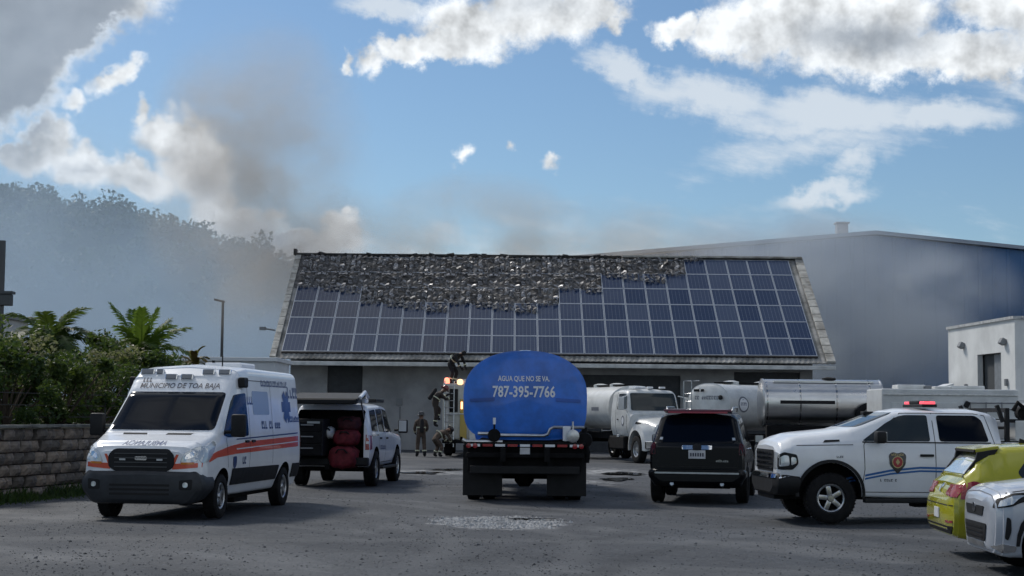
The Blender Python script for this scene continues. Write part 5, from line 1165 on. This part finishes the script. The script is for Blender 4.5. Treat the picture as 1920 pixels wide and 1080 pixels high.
# ================================================================== YELLOW HATCHBACK
def hatchback():
    a = empty('yellow_hatchback', (7.76, 20.85, 0), R(-4), 'yellow hatchback car with its rear at the right edge', 'car')
    M_y = paint('yellow_paint', (.40, .38, .016), .25, .8, .05)
    S = [(-2.2, .36, .6, .72, .47, .70, .60, .62, .72, .72), (-2.16, .3, .72, .83, .47, .82, .62, .74, .78, .79), (-2.1, .26, .8, .88, .5, .86, .72, .76, .92, .93), (-2.0, .24, .82, .885, .6, .875, .9, .74, 1.01, 1.02), (-1.86, .22, .83, .895, .6, .88, .95, .69, 1.18, 1.2), (-1.68, .21, .83, .895, .6, .88, .96, .63, 1.35, 1.37), (-1.5, .21, .83, .895, .6, .88, .96, .62, 1.39, 1.42), (-1.2, .2, .83, .895, .6, .88, .96, .62, 1.41, 1.44),
         (-.2, .2, .83, .895, .6, .88, .95, .62, 1.41, 1.45), (.45, .2, .83, .895, .6, .88, .93, .6, 1.35, 1.39), (1.25, .21, .83, .895, .6, .87, .90, .7, .98, 1.0), (1.9, .24, .8, .86, .6, .8, .8, .6, .87, .88), (2.14, .3, .66, .74, .55, .7, .66, .5, .74, .75)]
    body = finish_body(loft(S, (.06, .2, .06, .1), m=M_y), [cyl_mesh((x, s_*.86, .32), .375, .44, M_chassis) for x in (1.3, -1.3) for s_ in (1, -1)], a); sk = Skin(body.data)
    sk.patch('rear_window', 'B', rounded(sym([(.68, 1.05), (.60, 1.31)]), .05), M_lens, a, off=.01, step=.07)  # pale lens material puts the white reflection into the glass colour
    MB().box((-1.68, 0, 1.365), (.3, 1.2, .05), (0, -.14, 0), .018).build('roof_spoiler', M_y, a)
    for s_ in (1, -1): MB().prism([(-1.82, 1.325), (-1.56, 1.37), (-1.62, 1.28), (-1.93, 1.0), (-2.01, 1.02), (-1.84, 1.24)], s_*.61, s_*.665, 'Y').build('spoiler_side', M_plast, a)
    MB().box((-1.825, 0, 1.34), (.04, 1.18, .035), b=.008).build('brake_light', M_seam, a)
    for s_, sd_ in ((1, 'L'), (-1, 'R')):
        sk.patch('tail_lamp', sd_, [(-2.08, .74), (-2.03, .93), (-1.9, .97), (-1.66, .9), (-1.62, .82), (-1.72, .77)], M_red, a, off=.012, rnd_=.03, step=.06); sk.patch('tail_lamp', 'B', [(s_*.42, .78), (s_*.84, .76), (s_*.84, .92), (s_*.40, .92)], M_red, a, off=.012, rnd_=.03, step=.06)
        sk.patch('rear_side_window', sd_, [(-1.30, 1.0), (-1.36, 1.08), (-1.2, 1.27), (-1.06, 1.31), (-.78, 1.33), (-.78, .99)], M_glass2, a, rnd_=.06); sk.patch('front_window', sd_, [(-.72, .99), (-.72, 1.33), (-.1, 1.35), (.3, 1.30), (.85, 1.0)], M_glass2, a, rnd_=.05)
        for pts in ([(-.75, .3), (-.75, .98)], [(.45, .3), (.5, .96)], [(-1.62, .80), (-1.78, .5), (-1.72, .3)]): sk.line(sd_, pts, a, .009)
        sk.line(sd_, [(-1.6, .78), (.9, .78)], a, .01, M_y, 'crease_line', .008); handles(sk, a, sd_, [(-.9, .86), (.2, .85)], M_y)
        mirror_part(a, .6, s_*1.0, 1.02, (.14, .18, .14), M_y, sy=s_, arm=.06); wheel(a, 1.3, s_*.78, .32, .21, .22, 'five'); wheel(a, -1.3, s_*.78, .32, .21, .22, 'five')
    bp, sb = a, sk
    sk.line('B', [(-.8, .66), (.8, .66)], a, .012)
    sb.patch('lower_valance', 'B', rounded(sym([(.7, .3), (.78, .4)]), .03), M_plast, bp, off=.012); 
    for s_ in (1, -1): sb.patch('reflector', 'B', [(s_*.55, .44), (s_*.78, .44), (s_*.78, .475), (s_*.55, .47)], M_red, bp, off=.01)
    sk.patch('badge', 'B', [(.06*math.cos(k*.5), .86+.06*math.sin(k*.5)) for k in range(13)], M_chrome, a, off=.015); MB().box((-2.205, 0, .54), (.015, .3, .13), b=.004).build('licence_plate', M_plate, a)
    sk.patch('windscreen', 'F', rounded(sym([(.64, 1.02), (.54, 1.33)]), .05), M_glass2, a, off=.01)
    MB().prism([(-1.15, 1.43), (-.95, 1.43), (-1.13, 1.50)], -.02, .02, 'Y').build('antenna', M_plast, a)
    axle_box(a, [((0, 0, .24), (3.6, 1.3, .1))])
hatchback()

# ================================================================== SILVER CROSSOVER
def crossover():
    a = empty('silver_crossover', (7.42, 18.45, 0), math.pi - R(3), 'silver crossover car with its nose at the lower right corner', 'car')
    M_s = paint('silver_paint', (.42, .45, .5), .32, .6, .05, .15)
    S = [(2.29, .36, .3, .44, .55, .40, .74, .34, .82, .84), (2.26, .31, .48, .60, .55, .56, .77, .46, .86, .88), (2.19, .27, .64, .75, .56, .72, .80, .60, .90, .93), (2.08, .24, .76, .85, .58, .83, .85, .66, .94, .98), (1.95, .23, .82, .9, .6, .88, .9, .7, .97, 1.01), (1.1, .22, .84, .92, .65, .9, 1.0, .74, 1.08, 1.12), (.98, .22, .84, .92, .65, .9, 1.02, .74, 1.1, 1.14), (.25, .21, .84, .925, .65, .9, 1.04, .64, 1.54, 1.58), (-.1, .21, .84, .925, .65, .9, 1.05, .64, 1.59, 1.63),
         (-1.3, .22, .84, .925, .65, .9, 1.06, .63, 1.56, 1.61), (-1.75, .24, .84, .92, .65, .9, 1.06, .66, 1.42, 1.46), (-2.1, .28, .8, .88, .65, .86, 1.02, .7, 1.1, 1.12), (-2.2, .34, .7, .8, .6, .78, .9, .6, 1.0, 1.0)]
    body = finish_body(loft(S, (.06, .2, .07, .1), m=M_s), [cyl_mesh((x, s_*.9, .36), .42, .46, M_chassis) for x in (1.35, -1.35) for s_ in (1, -1)], a); sk = Skin(body.data)
    up = sk.patch('upper_grille', 'F', rounded(sym([(.36, .66), (.42, .77)]), .03), M_plast, a, off=.016, step=.03); sk.patch('badge', 'F', [(.08*math.cos(k*.5), .74+.055*math.sin(k*.5)) for k in range(13)], M_chrome, up, off=.03)
    lo = sk.patch('lower_grille', 'F', rounded(sym([(.42, .38), (.50, .58)]), .04), M_plast, a, off=.018, step=.03)
    for z in (.43, .48, .53): sk.line('F', [(-.38, z), (.38, z)], lo, .02, M_chassis, 'grille_bar', off=.024)
    sk.patch('skid_plate', 'F', rounded(sym([(.40, .32), (.36, .37)]), .02), M_rim, a, off=.02, step=.03)
    for s_, sd_ in ((1, 'L'), (-1, 'R')):
        hl = sk.patch('headlamp', sd_, [(2.22, .76), (2.16, .86), (1.9, .93), (1.58, .95), (1.62, .88), (1.9, .80)], M_plast, a, off=.01, rnd_=.03, step=.05); sk.patch('headlamp_lens', sd_, [(2.16, .78), (2.1, .85), (1.9, .905), (1.72, .915), (1.92, .82)], M_lens, hl, off=.017, rnd_=.02, step=.05)
        sk.patch('fog_bezel', sd_, [(2.06, .44), (2.0, .42), (1.95, .52), (1.96, .66), (2.03, .68)], M_plast, a, off=.010, rnd_=.03, step=.05)
        sk.patch('corner_trim', sd_, [(2.24, .34), (2.1, .28), (1.86, .30), (1.84, .36), (2.08, .38)], M_chrome, a, off=.012, rnd_=.02, step=.06)
        sk.patch('front_window', sd_, [(.82, 1.08), (.3, 1.47), (-.3, 1.52), (-.3, 1.08)], M_glass2, a, rnd_=.05); sk.patch('rear_window', sd_, [(-.38, 1.08), (-.38, 1.52), (-1.3, 1.5), (-1.6, 1.12)], M_glass2, a, rnd_=.05)
        for pts in ([(.78, .35), (.82, 1.03)], [(-.34, .35), (-.34, 1.05)], [(2.0, .93), (1.1, 1.04)], [(1.74, .6), (1.66, .88)]): sk.line(sd_, pts, a, .008)
        sk.patch('arch_cladding', sd_, [(1.35+.44*math.cos(t*math.pi/12), .36+.44*math.sin(t*math.pi/12)) for t in range(13)] + [(1.35+.5*math.cos(t*math.pi/12), .36+.5*math.sin(t*math.pi/12)) for t in range(12, -1, -1)], M_plast, a, off=.01, step=.3)
        mirror_part(a, .75, s_*1.06, 1.16, (.16, .2, .16), M_s, sy=s_, arm=.08); wheel(a, 1.35, s_*.82, .36, .23, .24, 'five'); wheel(a, -1.35, s_*.82, .36, .23, .24, 'five'); handles(sk, a, sd_, [(-.15, .95), (-1.15, .97)], M_s)
    sk.patch('windscreen', 'F', rounded(sym([(.68, 1.16), (.58, 1.52)]), .05), M_glass2, a, off=.01); sk.patch('rear_window', 'B', rounded(sym([(.62, 1.14), (.56, 1.42)]), .05), M_glass2, a, off=.01)
    axle_box(a, [((0, 0, .26), (3.8, 1.3, .1))])
crossover()
squeeze([o for o in COL.objects if o.name.startswith('silver_crossover')][0], 1.8, .55)

# ================================================================== WHITE SUV WITH OPEN TAILGATE
def open_suv():
    a = empty('white_suv', (-4.06, 40.5, 0), math.atan2(.995, .10), 'white four wheel drive with raised tailgate, seen from behind beside ambulance', 'car')
    S = [(-2.3, .52, .88, .96, .75, .94, 1.1, .86, 1.5, 1.52), (-2.2, .48, .9, .98, .75, .96, 1.18, .84, 1.7, 1.74), (-2.02, .46, .9, .98, .75, .965, 1.22, .82, 1.93, 1.98), (-.4, .46, .9, .98, .75, .965, 1.22, .82, 1.96, 2.02), (.45, .46, .9, .98, .75, .96, 1.22, .80, 1.92, 1.98), (1.1, .46, .9, .98, .75, .955, 1.2, .84, 1.28, 1.33), (2.1, .48, .9, .97, .75, .94, 1.14, .8, 1.22, 1.26), (2.4, .52, .84, .92, .75, .88, 1.05, .72, 1.12, 1.14)]
    body = finish_body(loft(S, (.06, .2, .06, .14), m=M_white), [cyl_mesh((x, s_*.93, .45), .5, .52, M_chassis) for x in (1.5, -1.5) for s_ in (1, -1)] + [box_mesh((-1.7, 0, 1.22), (1.6, 1.62, 1.2), M_plast, .05)], a); sk = Skin(body.data)
    tg = empty('x'); bpy.data.objects.remove(tg)
    g_ = MB().box((-2.62, 0, 2.12), (1.25, 1.66, .07), (0, -.12, 0), .03).build('tailgate', M_plast, a)
    MB().box((-2.72, 0, 2.075), (.62, 1.4, .02), (0, -.12, 0), .006).build('tailgate_glass', M_glass, g_); MB().box((-3.12, 0, 2.02), (.3, 1.62, .12), (0, -.12, 0), .03).build('tailgate_lip', M_plast, g_)
    b_ = MB().tube([(-3.0, -.84, 2.1), (-2.5, -.86, 2.24), (-2.0, -.83, 2.13)], .045, 8); b_.build('tailgate_edge', M_white, g_, smooth=True)
    MB().box((-2.0, 0, 2.04), (.36, 1.64, .1), b=.03).build('roof_edge', M_white, a)
    for s_ in (1, -1): MB().tube([(-2.2, s_*.8, 1.6), (-2.7, s_*.8, 2.08)], .018, 8).build('gas_strut', M_rim, a)
    for s_, sd_ in ((1, 'L'), (-1, 'R')):
        sk.patch('rear_side_window', sd_, [(-2.0, 1.32), (-1.9, 1.8), (-1.2, 1.84), (-1.2, 1.3)], M_glass, a, rnd_=.06); sk.patch('rear_door_window', sd_, [(-1.08, 1.3), (-1.08, 1.84), (-.3, 1.86), (-.3, 1.28)], M_glass, a, rnd_=.05); sk.patch('front_window', sd_, [(-.2, 1.28), (-.2, 1.86), (.35, 1.82), (.85, 1.28)], M_glass, a, rnd_=.05)
        for pts in ([(-1.14, .55), (-1.14, 1.25)], [(-.25, .55), (-.25, 1.25)], [(.95, .55), (.95, 1.22)], [(-.7, .55), (.95, .55)]): sk.line(sd_, pts, a, .016)
        handles(sk, a, sd_, [(-.95, 1.14), (-.08, 1.13)], M_seam)
        sk.patch('tail_lamp', 'B', [(s_*.85, .88), (s_*.95, .88), (s_*.93, 1.22), (s_*.86, 1.24)], M_red, a, off=.014); sk.patch('tail_lamp', sd_, [(-2.26, .88), (-2.12, .9), (-2.12, 1.2), (-2.2, 1.22)], M_red, a, off=.014); sk.patch('reversing_lamp', 'B', [(s_*.87, 1.02), (s_*.94, 1.02), (s_*.94, 1.08), (s_*.87, 1.08)], M_lens, a, off=.02)
        sk.text(sd_, '#8', -.65, .92, .15, M_navy, a, bold=.004); sk.patch('blue_strip', sd_, [(-2.1, 1.2), (-1.15, 1.2), (-1.15, 1.24), (-2.1, 1.24)], M_lens, a, off=.006, depth=0)
        mirror_part(a, .72, s_*1.24, 1.42, (.14, .24, .34), sy=s_, arm=.14)
        for x in (1.5, -1.5): wheel(a, x, s_*.86, .42, .28, .25, 'eight')
        MB().box((0, s_*.98, .42), (1.9, .14, .06), b=.02).build('side_step', M_plast, a)
    sk.patch('windscreen', 'F', rounded(sym([(.78, 1.36), (.72, 1.88)]), .06), M_glass, a, off=.01)
    MB().box((-2.42, 0, .60), (.22, 1.92, .2), b=.04).build('rear_bumper', M_plast, a); MB().box((-2.45, 0, .46), (.3, .12, .12), b=.02).build('tow_hitch', M_chassis, a)
    MB().box((.1, -.1, 2.06), (1.1, 1.3, .09), b=.03).build('roof_rack', M_plast, a)
    axle_box(a, [((0, 0, .46), (4.2, 1.3, .14)), ((-1.5, 0, .42), (.16, 1.6, .16)), ((1.5, 0, .42), (.16, 1.6, .16))])
    # load: black drawer cabinet and red bags hang out of the open rear
    c = empty('equipment_cabinet', (-4.72, 37.82, .74), math.atan2(.995, .10), 'black drawer cabinet standing in the open back of white car', 'cabinet')
    MB().box((.12, 0, .43), (.8, .74, .86), b=.02).build('case', M_plast, c)
    for k, z in enumerate((.14, .41, .68)):
        d = MB().box((-.3, 0, z), (.05, .68, .24), b=.012).build('drawer', M_chassis, c); MB().box((-.335, 0, z+.04), (.03, .3, .03), b=.008).build('drawer_handle', M_wp, d)
    MB().box((-.33, -.15, .78), (.008, .3, .05)).build('white_label', mat('label_grey', (.3, .33, .33), .6), c)
    M_rb = mat('red_nylon', (.14, .009, .018), .75, var=.4, vscale=7, bump=.5, bscale=9); M_rd = mat('dark_red_nylon', (.06, .007, .013), .75, var=.4, vscale=7, bump=.5, bscale=9)
    rr = random.Random(4)
    for i, (x, y, z, sx_, sy_, sz_, lab, mm) in enumerate(((-.12, -.36, .52, .3, .34, .27, 'bright red kit bag lying lowest in the open car back', M_rb), (-.02, -.40, .98, .3, .32, .2, 'red kit bag stacked on another in the open car back', M_rb), (.12, -.44, 1.30, .26, .28, .18, 'dark red bag on top of the pile in the car', M_rd), (-.1, .0, 1.1, .22, .12, .14, 'small white bundle beside the red bags', M_white2))):
        root = Vector((-4.06, 40.5, 0)); f = Vector((.10, .995, 0)).normalized(); l = Vector((-f.y, f.x, 0)); p = root + f*(-2.28+x) + l*y + Vector((0, 0, z+.18))
        e_ = empty('kit_bag', p - Vector((0, 0, sz_)), math.atan2(.995, .10), lab, 'bag'); b_ = bmesh.new(); bmesh.ops.create_icosphere(b_, subdivisions=3, radius=1)
        for v in b_.verts:
            n_ = v.co.copy(); k = (abs(n_.x)**3.4+abs(n_.y)**3.4+abs(n_.z)**3.4)**(-1/3.4); w = 1+.06*math.sin(n_.x*7+i)+.06*math.sin(n_.y*9+n_.z*6+i*2); v.co = Vector((n_.x*k*sx_*w, n_.y*k*sy_*w, n_.z*k*sz_*w+sz_))
        me = bpy.data.meshes.new('sack'); b_.to_mesh(me); b_.free(); me.materials.append(mm); me.polygons.foreach_set('use_smooth', [True]*len(me.polygons)); link('sack', me, e_)
        MB().tube([(-sx_*.95, -sy_*.4, sz_*1.4), (-sx_*1.2, -sy_*.2, sz_*1.7), (-sx_*1.2, sy_*.2, sz_*1.7), (-sx_*.95, sy_*.4, sz_*1.4)], .018, 6).build('strap', M_plast, e_)
open_suv()

# ================================================================== FIRE ENGINE (rear end)
def fire_engine():
    a = empty('fire_engine', (-1.6, 69.5, 0), math.pi/2, 'pale fire engine rear half hidden behind the blue tanker', 'fire engine')
    M_f = paint('cream_white_paint', (.5, .5, .45), .4, .3, .14)
    MB().box((-1.2, 0, 1.85), (4.6, 2.4, 2.3), b=.05).build('body', M_f, a)
    MB().box((-3.53, .75, 2.3), (.03, .34, .95), b=.01).build('rear_window', M_glass, a); MB().box((-3.53, 1.02, 1.9), (.03, .12, 1.8), b=.01).build('corner_panel', M_white2, a)
    MB().box((-3.54, .35, 1.5), (.04, .28, 1.7), b=.02).build('yellow_panel', mat('yellow_chevron', (.5, .36, .08), .5), a); MB().box((-3.55, .5, 1.75), (.05, 1.3, .05), b=.01).build('rear_rail', M_rim, a)
    MB().box((-3.53, -.4, 1.5), (.03, 1.0, 1.6), b=.01).build('rear_shutter', M_rim, a)
    M_lit = mat('lit_red_lamp', (.6, .05, .03), .3, emit=(1.0, .25, .15), estr=1.6); M_lito = mat('lit_orange_lamp', (.7, .3, .1), .3, emit=(1.0, .5, .25), estr=1.6)
    MB().lathe([(.1, 3.0), (.12, 3.05), (.1, 3.2), (.04, 3.24)], 16, 'Z', c=(-3.3, 1.05, 0)).build('red_beacon', M_lit, a, smooth=True); MB().lathe([(.11, 2.95), (.13, 3.0), (.11, 3.14), (.04, 3.18)], 16, 'Z', c=(-3.42, .5, 0)).build('orange_beacon', M_lito, a, smooth=True)
    MB().box((-3.57, .42, 2.1), (.04, .08, .3), b=.01).build('marker_lamp', M_lito, a)
    b_ = MB()
    for y in (1.12, .74): b_.tube([(-3.75, y, .4), (-3.68, y, 1.7), (-3.6, y, 3.1)], .025, 6)
    for k in range(9): b_.tube([(-3.74+.013*k, .74, .55+k*.29), (-3.74+.013*k, 1.12, .55+k*.29)], .018, 6)
    b_.build('ladder', M_rim, a)
    MB().box((-3.65, 0, .62), (.4, 2.4, .14), b=.02).build('rear_step', M_chassis, a); MB().box((-3.1, 1.0, .35), (.5, .3, .5), b=.05).build('mudflap', M_chassis, a)
    for s_ in (1, -1):
        for x in (-2.0, 2.2): wheel(a, x, s_*1.0, .5, .3, .3, 'truck')
        MB().box((-.4, s_*.42, .72), (6.4, .1, .2)).build('frame_rail', M_chassis, a)
    C = [(1.15, .7, 1.05, 1.2, 1.2, 1.18, 1.8, 1.05, 2.8, 2.86), (2.9, .7, 1.05, 1.2, 1.2, 1.18, 1.8, 1.05, 2.8, 2.86), (3.2, .7, 1.0, 1.15, 1.2, 1.1, 1.7, 1.0, 2.5, 2.56)]
    finish_body(loft(C, (.06, .2, .08, .12), m=M_f), [], a, 'cab')
    MB().box((-.8, 0, 3.1), (3.6, 1.6, .2), b=.05).build('roof_deck', M_rim, a)
fire_engine()

# ================================================================== FIREFIGHTERS
M_gear = mat('dark_turnout_gear', (.035, .026, .022), .85, var=.4, vscale=6, bump=.4, bscale=18); M_gear2 = mat('brown_turnout_gear', (.085, .06, .045), .85, var=.4, vscale=6, bump=.4, bscale=18); M_black = mat('black_cloth', (.012, .012, .014), .9, var=.3)
M_skin = mat('skin', (.2, .11, .075), .6); M_band = mat('reflective_band', (.55, .56, .4), .5)
def person(loc, rz, joints, label, gear, helmet=None, airtank=False):
    """joints: dict of points in metres, local axes x forward, y left, z up; one skinned body"""
    root = empty('person', loc, rz, label, 'person'); J = {k: Vector(v) for k, v in joints.items()}
    names = list(J); E_ = [('pelvis', 'waist'), ('waist', 'chest'), ('chest', 'neck'), ('neck', 'head'), ('head', 'crown')]
    for s_ in 'lr': E_ += [('chest', 'sh_'+s_), ('sh_'+s_, 'el_'+s_), ('el_'+s_, 'wr_'+s_), ('wr_'+s_, 'ha_'+s_), ('pelvis', 'hip_'+s_), ('hip_'+s_, 'kn_'+s_), ('kn_'+s_, 'an_'+s_), ('an_'+s_, 'toe_'+s_)]
    rad = dict(pelvis=.165, waist=.16, chest=.185, neck=.065, head=.095, crown=.085, sh=.085, el=.062, wr=.045, ha=.04, hip=.11, kn=.085, an=.07, toe=.05)
    V_ = [J[k] for k in names]; E2 = [(names.index(a), names.index(b)) for a, b in E_]; radii = [rad[k.split('_')[0]] for k in names]
    for s_ in 'lr':      # five fingers on each hand
        h = J['ha_'+s_]; d = (h - J['wr_'+s_]).normalized(); sd_ = d.orthogonal().normalized()
        for i in range(5):
            o_ = sd_*(.03*(i-1.5)) if i < 4 else sd_*-.05 - d*.03; L = (.07, .085, .08, .06, .055)[i]; k = len(V_)
            V_ += [h+o_*.6, h+o_+d*L*.6, h+o_+d*L + d.cross(sd_)*.02]; radii += [.012, .011, .009]; E2 += [(names.index('ha_'+s_), k), (k, k+1), (k+1, k+2)]
    me = bpy.data.meshes.new('body'); me.from_pydata(V_, E2, []); o = link('tmp', me)
    o.modifiers.new('s', 'SKIN'); sm = o.modifiers.new('d', 'SUBSURF'); sm.levels = 1; sm.render_levels = 1
    for i, v in enumerate(me.skin_vertices[0].data): v.radius = (radii[i], radii[i]); v.use_root = (i == 0)
    bpy.context.view_layer.update(); r = evaluated(o); bpy.data.objects.remove(o)
    r.materials.clear()
    for m_ in (gear, M_skin, M_black): r.materials.append(m_)
    hd = J['head']
    for p in r.polygons:
        c = p.center; p.use_smooth = True
        if (c-hd).length < .16 and c.z > J['neck'].z: p.material_index = 1
        elif min((c-J['toe_l']).length, (c-J['toe_r']).length, (c-J['an_l']).length, (c-J['an_r']).length) < .13 or min((c-J['ha_l']).length, (c-J['ha_r']).length) < .09: p.material_index = 2
    link('body', r, root)
    up = (J['crown']-J['head']).normalized(); q = Vector((0, 0, 1)).rotation_difference(up).to_matrix().to_4x4(); M_ = Matrix.Translation(J['head']) @ q
    if helmet:
        b_ = MB().lathe([(.19, .035), (.2, .05), (.135, .07), (.13, .12), (.1, .18), (.03, .205)], 20, 'Z'); b_.v = [M_ @ v for v in b_.v]; b_.build('helmet', helmet, root, smooth=True)
    else:
        b_ = MB().lathe([(.1, .0), (.108, .05), (.1, .1), (.06, .14), (.01, .15)], 16, 'Z'); b_.v = [M_ @ v for v in b_.v]; b_.build('hair', M_black, root, smooth=True)
    b_ = MB()
    for y, z, r_ in ((.035, .02, .012), (-.035, .02, .012)): b_.lathe([(.0, -.004), (r_, 0), (0, .006)], 8, 'X', c=(.088, y, z))
    b_.lathe([(.02, 0), (.012, .02), (.002, .032)], 8, 'X', c=(.082, 0, -.02)); b_.box((.088, 0, -.055), (.012, .045, .01))
    for s_ in (1, -1): b_.box((0, s_*.096, -.01), (.04, .015, .055), b=.006)
    b_.v = [M_ @ v for v in b_.v]; b_.build('face', M_skin, root)
    for a_, b2, t, rr_ in (('chest', 'waist', .75, .2), ('el_l', 'wr_l', .6, .066), ('el_r', 'wr_r', .6, .066), ('kn_l', 'an_l', .6, .092), ('kn_r', 'an_r', .6, .092)):
        p = J[a_].lerp(J[b2], t); d = (J[b2]-J[a_]).normalized(); MB().tube([p-d*.022, p+d*.022], rr_, 16, cap=False).build('reflective_band', M_band, root, smooth=True)
    if airtank:
        c = (J['chest']+J['waist'])/2; d = (J['chest']-J['waist']).normalized(); bk = Vector((-1, 0, 0)); bk = (bk-d*bk.dot(d)).normalized(); MB().tube([c+bk*.24-d*.27, c+bk*.24-d*.24, c+bk*.24+d*.2, c+bk*.24+d*.27], [.05, .085, .085, .04], 14).build('air_cylinder', M_black, root, smooth=True)
    return root
M_hb = mat('black_helmet', (.015, .015, .017), .35, coat=.4); M_hr = mat('dark_red_helmet', (.16, .015, .015), .35, coat=.4)
stand = dict(pelvis=(0, 0, .95), waist=(.01, 0, 1.13), chest=(.02, 0, 1.36), neck=(.03, 0, 1.53), head=(.06, 0, 1.64), crown=(.06, 0, 1.73), sh_l=(.01, .2, 1.42), el_l=(.05, .27, 1.15), wr_l=(.2, .22, .97), ha_l=(.26, .2, .93), sh_r=(.01, -.2, 1.42), el_r=(.06, -.27, 1.15), wr_r=(.24, -.2, 1.02), ha_r=(.3, -.17, 1.0), hip_l=(0, .1, .9), kn_l=(.05, .13, .5), an_l=(0, .15, .09), toe_l=(.14, .17, .05), hip_r=(0, -.1, .9), kn_r=(.02, -.13, .5), an_r=(-.05, -.15, .09), toe_r=(.1, -.17, .05))
person((-3.62, 65.0, .0), R(100), stand, 'firefighter in dark gear and broad helmet standing by the fire engine', M_gear2, M_hb, True)
bend = dict(stand, pelvis=(-.12, 0, .86), waist=(0, 0, 1.02), chest=(.24, 0, 1.17), neck=(.4, 0, 1.24), head=(.5, 0, 1.27), crown=(.59, 0, 1.29), sh_l=(.26, .2, 1.18), el_l=(.4, .24, .92), wr_l=(.5, .18, .7), ha_l=(.54, .15, .64), sh_r=(.26, -.2, 1.18), el_r=(.42, -.24, .9), wr_r=(.52, -.15, .68), ha_r=(.56, -.12, .62), hip_l=(-.12, .1, .82), kn_l=(.1, .15, .48), an_l=(-.08, .16, .09), toe_l=(.07, .18, .05), hip_r=(-.12, -.1, .82), kn_r=(.12, -.15, .48), an_r=(-.02, -.17, .09), toe_r=(.12, -.19, .05))
person((-2.95, 65.2, 0), R(30), {k: (v[0], v[1], v[2]*.86) if k not in ('toe_l', 'toe_r') else v for k, v in bend.items()}, 'firefighter stooping over hoses at the foot of the engine', M_gear2, M_hb)
climb = dict(stand, pelvis=(-.05, 0, .95), waist=(.02, 0, 1.12), chest=(.16, 0, 1.32), neck=(.3, 0, 1.45), head=(.4, 0, 1.53), crown=(.46, 0, 1.61), sh_l=(.16, .2, 1.36), el_l=(.4, .24, 1.2), wr_l=(.6, .18, 1.32), ha_l=(.66, .16, 1.36), sh_r=(.16, -.2, 1.36), el_r=(.38, -.24, 1.14), wr_r=(.58, -.18, 1.18), ha_r=(.64, -.16, 1.2), kn_l=(.26, .13, .72), an_l=(.16, .14, .36), toe_l=(.3, .15, .32))
person((-3.1, 65.45, 1.2), R(22), climb, 'firefighter climbing the ladder at the side of the engine', M_gear, M_hr, True)
lean = dict(bend); person((-2.42, 66.6, 2.98), R(-35), lean, 'person in black bending down on top of the fire engine', M_black, None)
